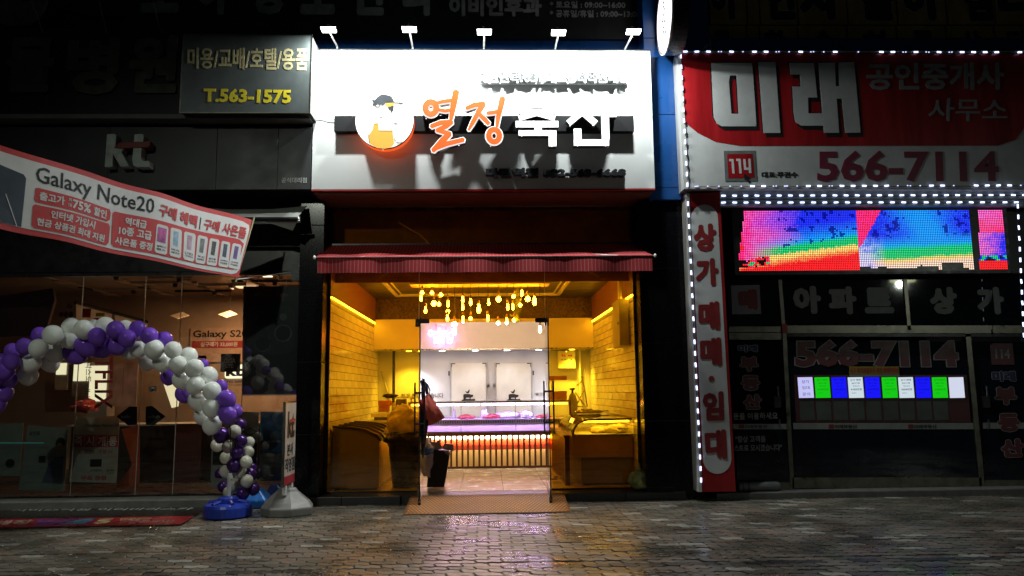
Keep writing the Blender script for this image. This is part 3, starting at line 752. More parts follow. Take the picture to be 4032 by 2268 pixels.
text(backw, "\"최고의 품질만", WY(4.895), (2105, 1545, 2190, 1558), 0, .004, m_ink, .0)
# control box
cbx = thing('control_box', 'beige switch box with red readouts and a green lamp on the right back wall', 'control box', WY(4.85).W3(2233, 1420))
q = rect(WY(4.7), 2197, 1381, 2266, 1450)
bevel(build('box_body', MB().box(q[0], 4.72, q[1], q[2], 4.88, q[3]), M('beige_enamel', (.62, .60, .5), .4), cbx), .006)
def cbit(x, y, w_, h_, m, n): build(n, MB().rbox(WY(4.715), x-w_, y-h_, x+w_, y+h_, -.006, .004), m, cbx)
e_red = E('red_digits', (1, .05, .01), 3); e_grn = E('green_pilot', (.1, 1, .2), 5); e_wht = E('white_pilot', (1, 1, .8), 5)
cbit(2219, 1400, 7, 3.2, m_black, 'readout'); cbit(2244, 1400, 7, 3.2, m_black, 'readout'); cbit(2219, 1400, 3.5, 1.6, e_red, 'digits'); cbit(2244, 1400, 3.5, 1.6, e_red, 'digits')
cbit(2230, 1384, 2, 2, e_wht, 'pilot_lamp'); cbit(2239, 1416, 2.2, 2.2, e_grn, 'pilot_lamp')
for x, y in ((2213, 1416), (2225, 1416), (2250, 1416), (2221, 1433), (2245, 1433)): cbit(x, y, 2, 2, m_black, 'switch_knob')
build('conduit', MB().tube([WY(4.8).W3(2283, 1376), WY(4.8).W3(2287, 1600)], .02), m_plastw, cbx)
# electric panel top right
ep = thing('electric_panel', 'grey electrical panel box high on the right wall by the glass', 'electrical box', (XR-.1, .45, 2.3))
za, zb_ = 2.07, 2.75
bevel(build('cabinet', MB().box(XR-.16, .38, za, XR-.015, 1.0, zb_), M('grey_cabinet', (.3, .29, .25), .5), ep), .006)
build('conduit', MB().tube([(XR-.1, .6, zb_), (XR-.1, .6, 3.24)], .03), m_plastw, ep)
build('lock', MB().box(XR-.172, .45, 2.38, XR-.16, .49, 2.42), m_black, ep)

# display counter
m_case = M('white_enamel', (.72, .70, .74), .25, var=.05)
m_tube = E('violet_tube', (.80, .50, 1), 14)
ct = thing('display_counter', 'long refrigerated meat display case glowing violet behind the doorway', 'display case', (0, 3.3, .1))
PF = WY(3.0)
cx0, cx1 = PF.px(1604, 1600)[0], PF.px(2250, 1600)[0]
build('base_cabinet', MB().box(cx0+.02, 3.02, .1, cx1-.02, 3.75, .69), m_case, ct)
build('front_body', MB().box(cx0, 2.97, .695, cx1, 3.8, .738), m_wood, ct)
build('sloped_deck', MB().add([(cx0+.03, 2.995, .742), (cx1-.03, 2.995, .742), (cx1-.03, 3.07, .85), (cx0+.03, 3.07, .85), (cx0+.03, 3.7, .742), (cx1-.03, 3.7, .742), (cx1-.03, 3.7, .85), (cx0+.03, 3.7, .85)],
      [(0,1,2,3),(4,7,6,5),(0,3,7,4),(1,5,6,2),(3,2,6,7),(0,4,5,1)]), m_case, ct)
build('grille_panel', MB().box(cx0+.03, 3.075, .852, cx1-.03, 3.11, .945), m_case, ct)
build('deck', MB().box(cx0+.03, 3.115, .852, cx1-.03, 3.75, .945), m_case, ct)
gs = MB()
n = 90
for i in range(n):
    x = cx0+.08+(cx1-cx0-.16)*i/n; gs.box(x, 3.068, .880, x+.012, 3.0745, .925)
build('grille_slots', gs, m_black, ct, fixn=False, kind='stuff')
build('rear_panel', MB().box(cx0+.03, 3.755, .86, cx1-.03, 3.79, .98), m_case, ct)
build('top_shelf', MB().box(cx0+.02, 3.06, 1.235, cx1-.02, 3.62, 1.262), m_steel, ct)
jn = [cx0+.015, PF.px(1815, 1600)[0], PF.px(2030, 1600)[0], cx1-.015]
for i in range(3): build('front_glass', MB().add([(jn[i]+.004, 2.975, .742), (jn[i+1]-.004, 2.975, .742), (jn[i+1]-.004, 3.05, 1.22), (jn[i]+.004, 3.05, 1.22), (jn[i]+.004, 2.983, .742), (jn[i+1]-.004, 2.983, .742), (jn[i+1]-.004, 3.058, 1.22), (jn[i]+.004, 3.058, 1.22)],
      [(0,1,2,3),(4,7,6,5),(0,3,7,4),(1,5,6,2),(3,2,6,7),(0,4,5,1)]), m_clear, ct)
for x in jn[1:3]: build('glass_joint', MB().tube([(x, 2.97, .742), (x, 3.045, 1.225)], .006), m_steel, ct)
for x in (cx0, cx1-.03):
    build('end_frame', MB().add([(x, 2.95, .74), (x+.03, 2.95, .74), (x+.03, 3.13, 1.26), (x, 3.13, 1.26), (x, 3.03, .74), (x+.03, 3.03, .74), (x+.03, 3.2, 1.26), (x, 3.2, 1.26)],
      [(0,1,2,3),(4,7,6,5),(0,3,7,4),(1,5,6,2),(3,2,6,7),(0,4,5,1)]), m_wood, ct)
    build('end_glass', MB().add([(x+.01, 3.03, .93), (x+.01, 3.7, .93), (x+.01, 3.6, 1.235), (x+.01, 3.2, 1.235), (x+.018, 3.03, .93), (x+.018, 3.7, .93), (x+.018, 3.6, 1.235), (x+.018, 3.2, 1.235)],
      [(0,1,2,3),(7,6,5,4),(0,4,5,1),(1,5,6,2),(2,6,7,3),(3,7,4,0)]), m_clear, ct)
tubx = [(cx0+.05, -.02), (.02, cx1-.05)]
build('light_tube', MB().tube([(cx0+.06, 3.088, 1.205), (-.14, 3.088, 1.205)], .016), m_tube, ct)
build('light_tube', MB().tube([(-.10, 3.088, 1.205), (cx1-.06, 3.088, 1.205)], .016), m_tube, ct)
al = bpy.data.lights.new('counter_tube', 'AREA'); al.shape = 'RECTANGLE'; al.size = cx1-cx0-.2; al.size_y = .03; al.energy = 30; al.color = (.68, .38, 1)
ao = bpy.data.objects.new('lamp_beam', al); C.objects.link(ao); ao.parent = ct; ao.location = Vector(((cx0+cx1)/2, 3.10, 1.175))-Vector((0, 3.3, .1)); ao.rotation_euler = (R(-6), 0, 0)
# strip, red board, cream board under the counter top
m_under = E('under_counter_strip', (1, .86, .5), 14)
uc = thing('counter_front', 'lit red and cream counter skirting behind the wooden slats', 'counter', (0, 3.0, .1))
build('light_strip', MB().box(cx0+.1, 2.985, .612, cx1-.05, 3.0, .655), m_under, uc)
build('red_board', MB().box(cx0+.05, 3.0, .50, cx1-.05, 3.017, .606), M('red_board', (.55, .05, .02), .4, var=.1), uc)
build('dark_red_board', MB().box(cx0+.05, 3.004, .42, cx1-.05, 3.017, .499), M('dark_red_board', (.25, .03, .02), .4, var=.1), uc)
build('cream_board', MB().box(cx0+.05, 3.0, .13, cx1-.05, 3.017, .418), M('cream_board', (.72, .52, .26), .5, var=.1), uc)
build('kick_board', MB().box(cx0+.05, 2.99, .1, cx1-.05, 3.017, .129), m_wood, uc)
sl = bpy.data.lights.new('skirting_strip', 'AREA'); sl.shape = 'RECTANGLE'; sl.size = 2.5; sl.size_y = .02; sl.energy = 16; sl.color = (1, .75, .35)
so = bpy.data.objects.new('lamp_beam', sl); C.objects.link(so); so.parent = uc; so.location = (0, -.05, .50); so.rotation_euler = (R(18), 0, 0)
# slat fence in front
fe = thing('slat_fence', 'low dark wooden slat fence across the front of the meat counter', 'wooden fence', (0, 2.9, .1))
f0, f1 = cx0-.08, WY(2.9).px(2168, 1700)[0]
build('top_rail', MB().box(f0, 2.86, .672, f1, 2.93, .728), m_wood, fe)
build('bottom_rail', MB().box(f0, 2.885, .115, f1, 2.915, .15), m_wood, fe)
sp_ = WY(2.89); px0 = 1660+400*.3175+11
n = 0
xx = sp_.px(1660+437*.3175-22.2*6, 1770)[0]; dxx = (sp_.px(2080, 1770)[0]-sp_.px(1980, 1770)[0])/100*22.05
while xx < f1-.02:
    if xx > f0: build('slat', MB().box(xx-.017, 2.888, .15, xx+.017, 2.912, .672), m_wood, fe)
    xx += dxx
f2 = thing('slat_fence', 'dark slatted wooden partition running back beside the right freezer', 'wooden fence', (1.12, 1.6, .1))
build('top_rail', MB().box(1.08, .42, .77, 1.17, 2.85, .80), m_wood, f2)
build('post', MB().box(1.09, .40, .1, 1.16, .47, .77), m_wood, f2)
for i in range(34): y_ = .52+i*.068; build('slat', MB().box(1.10, y_, .13, 1.125, y_+.032, .77), m_wood, f2)
build('bottom_rail', MB().box(1.095, .47, .1, 1.15, 2.85, .129), m_wood, f2)
# meat and packs in the counter
m_meat = M('red_meat', (.35, .05, .05), .3, var=.7, scale=30); m_pack = M('clear_wrap_pack', (.6, .6, .65), .12, var=.3, scale=30)
for i, (x, y, w_, d_, h_, mm, lab) in enumerate(((.15,3.3,.17,.10,.05,m_meat,'dark red cut of meat left of the white wrapped pack in the counter'), (.45,3.35,.22,.11,.07,m_pack,'long white wrapped pack lying in the middle of the counter'), (.78,3.3,.12,.1,.08,m_pack,'crumpled clear wrapped pack right of the middle in the counter'),
       (.02,3.32,.07,.08,.10,m_pack,'crumpled clear bag at the left of the middle window of the counter'), (1.08,3.3,.13,.1,.04,m_meat,'red meat cut in the right window of the counter'), (-.3,3.3,.15,.1,.045,m_meat,'flat cut of meat in the left window of the counter'))):
    tag(build('wrapped_meat', MB().blob((x-.08, y, .93+h_), w_, d_, h_, .35, 2.5, i, flat=.931), mm, smooth=True), lab, 'meat', 'goods inside the display counter')
bt = thing('water_bottle', 'clear water bottle standing at the left end inside the counter', 'bottle', (-.36, 3.45, .93))
bx_ = WY(3.45).px(1787, 1620)[0]
build('bottle_body', MB().lathe((bx_, 3.45, .931), [(.03, 0), (.033, .02), (.03, .1), (.033, .15), (.012, .19), (.012, .2)]), M('bottle_plastic', (.6, .62, .7), .1, alpha=.5), bt, smooth=True)
build('cap', MB().lathe((bx_, 3.45, 1.132), [(.015, 0), (.015, .018)]), m_plastw, bt)

# freezers
m_frz = M('freezer_side', (.20, .175, .13), .4, var=.15); m_rub = M('dark_gasket', (.03, .02, .015), .5)
fr = thing('chest_freezer', 'long chest freezer with curved sliding glass lid behind the left window', 'freezer', (-1.85, .25, .1))
a0, a1 = -2.16, WY(.25).px(1493, 1780)[0]
prof = [(a0, .13), (a1, .13), (a1, .76), (a1-.06, .83), (a1-.22, .90), (a1-.42, .935), (a0, .945)]
body = Plane((0, .25, 0), (1, 0, 0), (0, 0, 1), (0, -1, 0))
bevel(build('body', MB().prism(body, prof, -2.2, 0), m_frz, fr), .008)
tp = [(a1+.01, .765), (a1-.055, .835), (a1-.215, .905), (a1-.42, .94), (a0, .95), (a0, .985), (a1-.42, .975), (a1-.20, .94), (a1-.03, .86), (a1+.03, .77)]
build('lid_rim', MB().prism(body, tp, -.05, .02), m_rub, fr)
for k in range(1, 5): build('lid_bar', MB().prism(body, tp, -.05-k*.43, -.01-k*.43), m_rub, fr)
ti = [(a1+.005, .767), (a1-.05, .84), (a1-.21, .912), (a1-.42, .948), (a0+.05, .955), (a0+.05, .965), (a1-.42, .958), (a1-.205, .922), (a1-.04, .848), (a1+.015, .767)]
build('glass_lid', MB().prism(body, ti, -2.15, -.055), m_clear, fr)
build('kick_base', MB().box(a0+.03, .3, .1, a1-.03, 2.4, .129), m_rub, fr)
fr2 = thing('chest_freezer', 'open display freezer with a lit curved glass hood behind the right window', 'freezer', (1.6, .35, .1))
c0, c1 = WY(.35).px(2252, 1700)[0], 2.06
P2 = WY(.35)
m_frz2 = M('tan_freezer_side', (.34, .24, .15), .4, var=.15)
bevel(build('tub', MB().prism(P2, [(c0, .49), (c1, .49), (c1, .80), (c0-.005, .80), (c0-.01, .60)], -2.2, 0), m_frz2, fr2), .01)
build('lower_cabinet', MB().box(c0+.13, .42, .13, c1, 2.5, .489), m_frz, fr2)
build('plinth', MB().box(c0+.16, .46, .1, c1, 2.45, .129), m_rub, fr2)
build('rim', MB().box(c0-.012, .335, .80, c1, .36, .815), m_steel, fr2)
build('inner_deck', MB().box(c0+.06, .38, .801, c1, 2.5, .812), m_plastw, fr2)
arc = [(c0-.0, .815), (c0+.015, .88), (c0+.06, .955), (c0+.14, 1.005), (c0+.25, 1.03), (c1, 1.035)]
arc2 = [(x_, z_-.022) if x_ > c0+.1 else (x_+.024, z_-.006) for x_, z_ in arc]
for k, yy in enumerate((.0, .62, 1.15, 1.7, 2.17)): build('hood_rib', MB().prism(P2, arc+arc2[::-1], -yy-.035, -yy), m_rub, fr2)
arc3 = [(x_, z_-.008) if x_ > c0+.1 else (x_+.008, z_-.003) for x_, z_ in arc]
build('curved_glass', MB().prism(P2, arc+arc3[::-1], -2.17, -.04), m_clear, fr2)
build('end_glass', MB().prism(P2, arc2+[(c1, .817), (c0+.03, .817)], -.028, -.02), m_clear, fr2)
m_ftube = E('warm_tube', (1, .82, .55), 11)
build('light_tube', MB().tube([(c0+.18, .46, .985), (c1-.03, .46, .99)], .012), m_ftube, fr2)
fl2 = bpy.data.lights.new('freezer_tube', 'AREA'); fl2.shape = 'RECTANGLE'; fl2.size = .7; fl2.size_y = .6; fl2.energy = 5; fl2.color = (1, .85, .6)
fo2 = bpy.data.objects.new('lamp_beam', fl2); C.objects.link(fo2); fo2.parent = fr2; fo2.location = Vector(((c0+c1)/2+.05, .8, .985))-Vector((1.6, .35, .1))
for i, (x, y, w_, h_) in enumerate(((c1-.18, .62, .17, .07), (c1-.45, .7, .12, .05), (c1-.1, .9, .14, .07), (c1-.35, 1.1, .16, .05))):
    tag(build('frozen_pack', MB().blob((x, y, .813+h_*.7), w_, .12, h_, .5, 3, i+20, flat=.813), M('ice_wrap', (.7, .62, .5), .4), smooth=True),
        ('frosted pack at the right end of the lit freezer', 'small frosted pack left of the front ones in the lit freezer', 'frosted pack behind the front one at the right of the lit freezer', 'flat frosted pack deep inside the lit freezer')[i], 'frozen food', 'packs in the lit freezer')
# things on the left freezer / behind
cb = thing('weighing_scale', 'pale weighing scale on the worktop behind the left freezer', 'scale', (-1.55, 3.0, .95))
q = rect(WY(2.9), 1462, 1628, 1555, 1642)
build('scale_body', MB().box(q[0], 2.85, q[1], q[2], 3.2, q[3]), m_plastw, cb)
build('scale_foot', MB().box(q[0]+.05, 2.9, .1, q[2]-.05, 3.15, q[1]), m_frz, cb)
for (x0_, y0_, x1_, y1_, Y, col, nm, lab) in ((1489,1577,1540,1598,3.0,(.6,.2,.05),'carton','orange printed carton standing above the weighing scale'), (1491,1598,1530,1622,2.97,(.45,.15,.08),'carton','lower orange carton right on the weighing scale'),
        (1545,1585,1556,1622,3.1,(.6,.55,.4),'plastic_tub','pale tub beside the orange cartons'), (1558,1572,1598,1602,3.2,(.14,.12,.09),'machine','dark slicing machine on the worktop left of the counter')):
    q = rect(WY(Y), x0_, y0_, x1_, y1_)
    o = build(nm, MB().box(q[0], Y, q[1], q[2], Y+.2, q[3]), M(nm+'_col'+str(x0_), col, .5, var=.4), None); bevel(o, .008); tag(o, lab, nm.replace('_', ' '))
wt = thing('worktop', 'pale worktop between the left freezer and the meat counter', 'worktop', (-1.85, 3.1, .1))
q = rect(WY(2.8), 1440, 1640, 1600, 1650)
build('top', MB().box(-2.18, 2.55, .93, -1.45, 3.3, .955), m_plastw, wt); build('cabinet', MB().box(-2.16, 2.6, .1, -1.5, 3.25, .929), m_frz, wt)
tag(build('dark_bag', MB().blob(WY(3.2).W3(1535, 1558), .13, .08, .04, .5, 3, 4), m_blacksat, smooth=True), 'dark crumpled bag lying on the shelf at the left back', 'bag')
sh = thing('wall_shelf', 'pale shelf with dark things at the left back wall', 'shelf', (-1.3, 3.4, 1.2))
q = rect(WY(3.3), 1518, 1562, 1625, 1568)
build('board', MB().box(q[0], 3.3, q[1], q[2], 3.6, q[3]), m_plastw, sh)
build('bracket', MB().box(q[0]+.02, 3.4, .93, q[0]+.05, 3.45, q[1]), m_plastw, sh); build('bracket', MB().box(q[2]-.05, 3.4, .93, q[2]-.02, 3.45, q[1]), m_plastw, sh)
tag(build('mop', MB().tube([WY(4.5).W3(1500, 1462), WY(3.6).W3(1527, 1545)], .014), m_steel), 'long pale mop handle leaning in the left back corner', 'mop')
tag(build('corner_pipe', MB().tube([(XL+.33, 4.75, .1), (XL+.33, 4.75, 2.25)], .03), m_blacksat), 'dark vertical pipe in the left back corner', 'pipe')
# right back: cylinder, rack, printer
gc = thing('gas_cylinder', 'pale gas cylinder with dark valve standing right of the counter', 'gas cylinder', WY(4.0).W3(2255, 1840))
gb = WY(3.6); gx = gb.px(2255, 1600)[0]
build('tank', MB().lathe((gx, 3.6, .1), [(.085, 0), (.09, .05), (.09, 1.12), (.06, 1.24), (.03, 1.28)], 18), M('cylinder_paint', (.35, .36, .33), .4), gc, smooth=True)
build('valve', MB().lathe((gx, 3.6, 1.38), [(.02, 0), (.02, .06), (.05, .065), (.05, .09), (.01, .1)], 10), m_black, gc)
bs = thing('label_printer', 'orange brown till unit on a post above the right end of the counter', 'till', gb.W3(2190, 1500))
gp3 = WY(3.3)
build('display_head', MB().rbox(gp3, 2163, 1480, 2232, 1497, -.05, .0), M('till_brown', (.35, .16, .06), .4), bs)
build('post', MB().rbox(gp3, 2172, 1497, 2182, 1585, -.05, -.02), m_trim, bs)
build('body', MB().rbox(gp3, 2166, 1540, 2232, 1574, -.2, 0), M('till_brown2', (.38, .18, .07), .4), bs)
rk = thing('folded_rack', 'folded metal rack leaning against the right tiled wall', 'rack', gb.W3(2300, 1560))
for a, b in (((2265, 1605), (2302, 1530)), ((2265, 1545), (2308, 1605)), ((2270, 1600), (2312, 1600)), ((2302, 1530), (2312, 1600)), ((2290, 1480), (2302, 1530)), ((2270, 1520), (2298, 1495))):
    build('bar', MB().tube([gb.W3(*a), gb.W3(*b)], .014, 6), m_steel, rk)
hp = tag(build('wire_basket', MB().blob(WY(2.6).W3(2315, 1622), .22, .2, .05, .5, 4, 9, flat=1.04), M('shiny_wrap', (.5, .45, .2), .2, metal=.6), smooth=True), 'shiny wrapped pile on top of the back freezer by the right wall', 'wrapped goods')
cn = MB().rbox(WY(2.6), 2320, 1617, 2470, 1620, -.1, 0)
tag(build('wall_shelf', cn, m_rub), 'thin dark shelf along the right tiled wall above the freezer', 'shelf')
tag(build('hand_mark', MB().box(0, 0, 0, .001, .001, .001), m_tile), '', '') if False else None

# bin with big tied bag, left of the door
bn = thing('waste_bin', 'tall dark bin stuffed with a bulging amber-lit rubbish bag', 'bin', (-1.28, .55, .1))
m_bag = M('cloudy_plastic_bag', (.85, .72, .5), .25, var=.3, scale=10, bump=.8, bscale=25)
m_dbag = M('dark_plastic_bag', (.03, .025, .02), .25, var=.3, bump=.8, bscale=25)
PBn = WY(.5)
q0 = PBn.px(1540, 1900)[0]; q1 = PBn.px(1650, 1900)[0]; bxm = (q0+q1)/2
build('bin_body', MB().lathe((bxm, .6, .1), [(.19, 0), (.24, .45), (.25, .62), (.27, .63)], 20), m_dbag, bn, smooth=True)
build('bag_mouth', MB().blob((bxm, .6, .75), .27, .24, .16, .35, 3, 2), m_dbag, bn, smooth=True)
tag(build('tied_bag', MB().blob(WY(.6).W3(1590, 1662), .25, .21, .23, .22, 2.6, 5, sub=4), m_bag, smooth=True), 'bulging translucent bag resting on the dark bin inside the left window', 'plastic bag')
tag(build('tied_bag', MB().blob(WY(.75).W3(1535, 1700), .08, .08, .07, .5, 4, 6, sub=3), m_bag, smooth=True), 'small crumpled clear bag between the left freezer and the big bag', 'plastic bag')
# doorway clutter
bk = thing('paper_carrier', 'black carrier bag packed with folded cartons in the doorway', 'carrier bag', (-.55, .35, .1))
PK = WY(.3)
def pk(pts, o0, o1, m, n): build(n, MB().pxpoly(PK, pts, o0, o1), m, bk)
Z3 = lambda x, y: (1250+x*.4003, 1400+y*.4003)
pk([Z3(1075,1295), Z3(1245,1295), Z3(1300,970), Z3(1290,940), Z3(1140,925), Z3(1110,990)], -.26, 0, M('black_card', (.012, .012, .013), .4, bump=.4), 'bag_body')
m_card = M('grey_card', (.30, .26, .25), .7, var=.3)
pk([Z3(1115,920), Z3(1110,850), Z3(1150,860), Z3(1190,838), Z3(1228,915), Z3(1180,930)], -.10, -.08, m_card, 'folded_card')
pk([Z3(1220,920), Z3(1240,870), Z3(1335,880), Z3(1338,950), Z3(1300,940)], -.16, -.13, m_card, 'folded_card')
pk([Z3(1240,930), Z3(1310,955), Z3(1290,985), Z3(1255,960)], -.05, .005, m_card, 'folded_card')
tag(build('tied_bag', MB().blob(WY(.35).W3(*Z3(1075, 1010)), .11, .12, .26, .35, 3, 8, sub=3, flat=.101), M('white_film_bag', (.5, .42, .5), .2, bump=.8, bscale=30), smooth=True), 'whitish crumpled plastic sack beside the black carrier bag', 'plastic bag')
tag(build('tied_bag', MB().blob(WY(.3).W3(*Z3(1075, 940)), .09, .09, .07, .4, 3, 18, sub=3), M('blue_film_bag', (.05, .12, .35), .2), smooth=True), 'small blue plastic bag on top of the white sack', 'plastic bag')
cr = tag(build('carton', MB().rbox(WY(.5), *Z3(1055, 810), *Z3(1120, 870), -.15, 0), M('white_carton', (.6, .5, .45), .5)), 'small white carton standing on the rubbish in the doorway', 'carton'); bevel(cr, .005)
# umbrella + red bag on left handle
hu = .81
um = thing('umbrella', 'closed black umbrella hanging on the left door handle', 'umbrella', plL.P(hu, 1.5, -.09))
p0 = WY(-.72)
ux = lambda x, y: p0.W3(*Z3(x, y))
build('canopy', MB().tube([ux(1040, 400), ux(1040, 520), ux(1050, 640), ux(1045, 780), ux(1040, 930), ux(1037, 1010)], [.014, .035, .055, .045, .022, .008], 10), m_dbag, um, smooth=True)
build('crook', MB().tube([ux(1035, 410), ux(1030, 300), ux(1022, 250), ux(1030, 228), ux(1045, 235), ux(1048, 262)], .013, 8), m_black, um, smooth=True)
rb = thing('shopping_bag', 'red cloth shopping bag with dark blue strap hanging on the left door', 'bag', ux(1120, 520))
m_cloth = M('red_cloth', (.50, .075, .05), .75, var=.35, scale=12, bump=.5, bscale=18)
def rbag(u, v):
    TL, TR, BR, BLn = (1000, 445), (1100, 372), (1255, 610), (1030, 705)
    a = [TL[i]*(1-u)+TR[i]*u for i in (0, 1)]; b = [BLn[i]*(1-u)+BR[i]*u for i in (0, 1)]
    x = a[0]*(1-v)+b[0]*v; y = a[1]*(1-v)+b[1]*v+14*math.sin(math.pi*u)*v
    p = ux(x, y); p.y += -.10*math.sin(math.pi*u)*math.sin(math.pi*min(v*1.1, 1)**.8)-.012*math.sin(u*17+v*5)*(1-v*.4)+.01*noise.noise(Vector((u*7, v*7, 0)))
    return p
def rbag2(u, v):
    p = rbag(u, v); q_ = rbag(u, v); p.y = -.72+(-.72-q_.y)*.8+.004; return p
build('bag_front', MB().grid(rbag, 22, 18), m_cloth, rb, smooth=True, fixn=False)
build('bag_back', MB().grid(rbag2, 22, 18), m_cloth, rb, smooth=True, fixn=False)
m_navy = M('navy_strap', (.02, .03, .10), .7)
build('strap', MB().tube([ux(1040, 430), ux(1036, 340), ux(1045, 245), ux(1070, 290), ux(1080, 380)], .022, 6), m_navy, rb, smooth=True)
build('strap', MB().tube([ux(1048, 250), ux(1085, 290), ux(1106, 340), ux(1100, 378)], .009, 6), m_black, rb, smooth=True)
# garbage bag on step
gbg = thing('rubbish_bag', 'green and yellow tied rubbish bag on the step under the right window', 'rubbish bag', (2.0, -.2, .1))
gy = WY(-.2); gc_ = gy.W3(2520, 1890)
m_gb = M('rubbish_film', (.40, .42, .15), .25, var=.5, scale=6, bump=.9, bscale=14)
build('bag_body', MB().blob(gc_, .155, .14, .135, .22, 2.4, 12, sub=4, flat=.101), m_gb, gbg, smooth=True)
build('bag_knot', MB().tube([gc_+Vector((0, 0, .11)), gc_+Vector((-.01, 0, .17)), gc_+Vector((.0, 0, .2)), gc_+Vector((-.02, 0, .24))], [.05, .02, .008, .004], 8), m_gb, gbg, smooth=True)
text(gbg, "인천", WY(-.365), (2525, 1876, 2556, 1896), 0, .003, m_ink, .02)
yl = tag(build('crumpled_paper', MB().blob(WY(.9).W3(2185, 1880), .10, .1, .035, .7, 4, 3, flat=.1005), M('yellow_cloth', (.6, .45, .15), .7), smooth=False), 'crumpled yellow rag on the floor beside the slatted partition', 'rag')

# ================================================================== phone shop (left)
PK7 = WY(-.75)
ks = thing('shop_sign', 'wide dark grey sign board of the phone shop with small white lettering', 'shop sign', (-4.5, -.75, 4.0))
xk0 = -10.0; xk1 = PK7.px(1226, 600)[0]
z0k, z1k = PK7.px(900, 746)[1], PK7.px(900, 500)[1]
m_kt = M('matt_grey_board', (.026, .029, .032), .42, var=.3, scale=2)
jx = [xk0, -6.6, -4.95, -3.55, -2.75, xk1]
for a, b in zip(jx[:-1], jx[1:]): bevel(build('board_panel', MB().box(a+.0015, -.75, z0k, b-.0015, -.68, z1k), m_kt, ks), .003, 1)
build('board_core', MB().box(xk0, -.678, z0k+.01, xk1-.01, -.1, z1k-.01), m_black, ks)
m_lbl = M('white_vinyl', (.55, .55, .55), .4)
text(ks, "공식대리점", WY(-.752), (1108, 699, 1208, 720), 0, .003, m_lbl, .012)
# kt channel letters
m_chan = M('grey_channel_letter', (.42, .46, .43), .35, var=.3, scale=10)
m_chred = M('red_channel_letter', (.16, .012, .012), .4)
kl = thing('logo_letters', 'big raised grey letters with a red bar on the phone shop sign', 'sign letters', PK7.W3(500, 600))
Kp = lambda pts: [(x*.552, y*.552) for x, y in pts]
PKl = WY(-.90)
kst = build('letter', MB().pxpoly(PKl, Kp([(762,957),(812,953),(829,960),(822,1050),(848,1040),(880,1060),(866,1085),(920,1185),(860,1190),(806,1100),(800,1188),(745,1190)]), -.14, 0), m_chan, kl); bevel(kst, .006)
tst = build('letter', MB().pxpoly(PKl, Kp([(958,957),(1008,953),(1024,960),(1020,1010),(1062,1005),(1060,1050),(1010,1050),(1004,1135),(1020,1148),(1058,1145),(1066,1155),(1062,1190),(985,1193),(950,1180),(942,1140)]), -.14, 0), m_chan, kl); bevel(tst, .006)
bar_ = build('letter_bar', MB().pxpoly(PKl, Kp([(815,1055),(850,1018),(1075,1008),(1072,1040),(1055,1052),(870,1062)]), -.10, .012), m_chred, kl); bevel(bar_, .005)
# ledge and upper sign box
led = thing('ledge', 'grey metal ledge above the phone shop sign', 'ledge', (-5, -.7, 4.9))
q = rect(WY(-.95), 300, 449, 1224, 466)
build('ledge_board', MB().box(-10, -.95, q[1], xk1+.01, -.15, q[3]), M('ledge_grey', (.10, .105, .10), .5), led)
build('recess_back', MB().box(-10, -.40, z1k, xk1, -.1, q[1]), m_black, led)
us = thing('shop_sign', 'dusty grey light box sign with yellow telephone number', 'shop sign', (-3, -1.1, 5.0))
PU = WY(-1.12)
q = rect(PU, 716, 139, 1223, 442)
m_face = M('dusty_acrylic', (.085, .10, .10), .4, var=.4, scale=1.5)
build('sign_face', MB().box(q[0], -1.12, q[1], q[2], -1.10, q[3]), m_face, us)
for nm_, b in (('frame_bar', (q[0]-.01, q[1]-.014, q[2]+.01, q[1])), ('frame_bar', (q[0]-.01, q[3], q[2]+.01, q[3]+.012)), ('frame_bar', (q[0]-.01, q[1], q[0], q[3])), ('frame_bar', (q[2], q[1], q[2]+.01, q[3]))):
    build(nm_, MB().box(b[0], -1.128, b[1], b[2], -1.10, b[3]), m_alu, us)
build('side_panel', MB().box(q[2], -1.099, q[1], q[2]+.006, -.62, q[3]), M('side_grey', (.30, .32, .31), .5, streak=True, var=.5), us)
build('box_body', MB().box(q[0], -1.099, q[1]+.002, q[2]-.002, -.62, q[3]-.002), m_black, us)
m_gold = M('faded_gold_vinyl', (.52, .45, .24), .5, var=.4, scale=12); m_yel = M('yellow_vinyl', (.72, .58, .02), .4, var=.1)
text(us, "미용/교배/호텔/용품", PU, [(738, 187), (1215, 190), (1213, 278), (738, 270)], 0, .004, m_gold, .02)
text(us, "T.563-1575", PU, [(803, 347), (1147, 353), (1145, 408), (800, 402)], 0, .004, m_yel, .035)
# upper dark facade with big letters
fa = thing('building', 'dark upper storey of the building above the shop signs', 'building', (0, .3, 4.5))
m_fac = M('dark_facade', (.016, .017, .022), .6, var=.4, scale=1.5)
build('wall', MB().box(-12, .12, 4.05, XS1+.3, .6, 12), m_fac, fa)
build('lower_wall', MB().box(-12, -.1, z0k-.0, -2.53, .1, 4.6), m_black, fa)
m_dl = M('dim_white_letter', (.34, .34, .36), .6, var=.4)
m_dl2 = M('dim_olive_letter', (.13, .14, .10), .6, var=.5)
PF2 = WY(-.1)
tsn = thing('shop_sign', 'dark hospital sign board with large pale letters above the white sign', 'shop sign', (-1, -.08, 6))
q = rect(PF2, -60, -260, 2535, 150)
build('sign_board', MB().box(q[0]-2, -.08, WY(-.08).px(1900, 152)[1], q[2], .1, q[3]), m_dark, tsn)
for s_, qd in (("소", (560, -140, 705, 52)), ("아", (775, -120, 905, 58)), ("청", (985, -130, 1115, 58)), ("소", (1185, -140, 1320, 58)), ("년", (1390, -120, 1512, 61)), ("과", (1585, -120, 1712, 63))):
    text(tsn, s_, PF2, qd, -.005, .015, m_dl, .05, name='letter')
text(tsn, "이비인후과", PF2, (1768, -12, 2133, 64), -.005, .012, m_dl, .045)
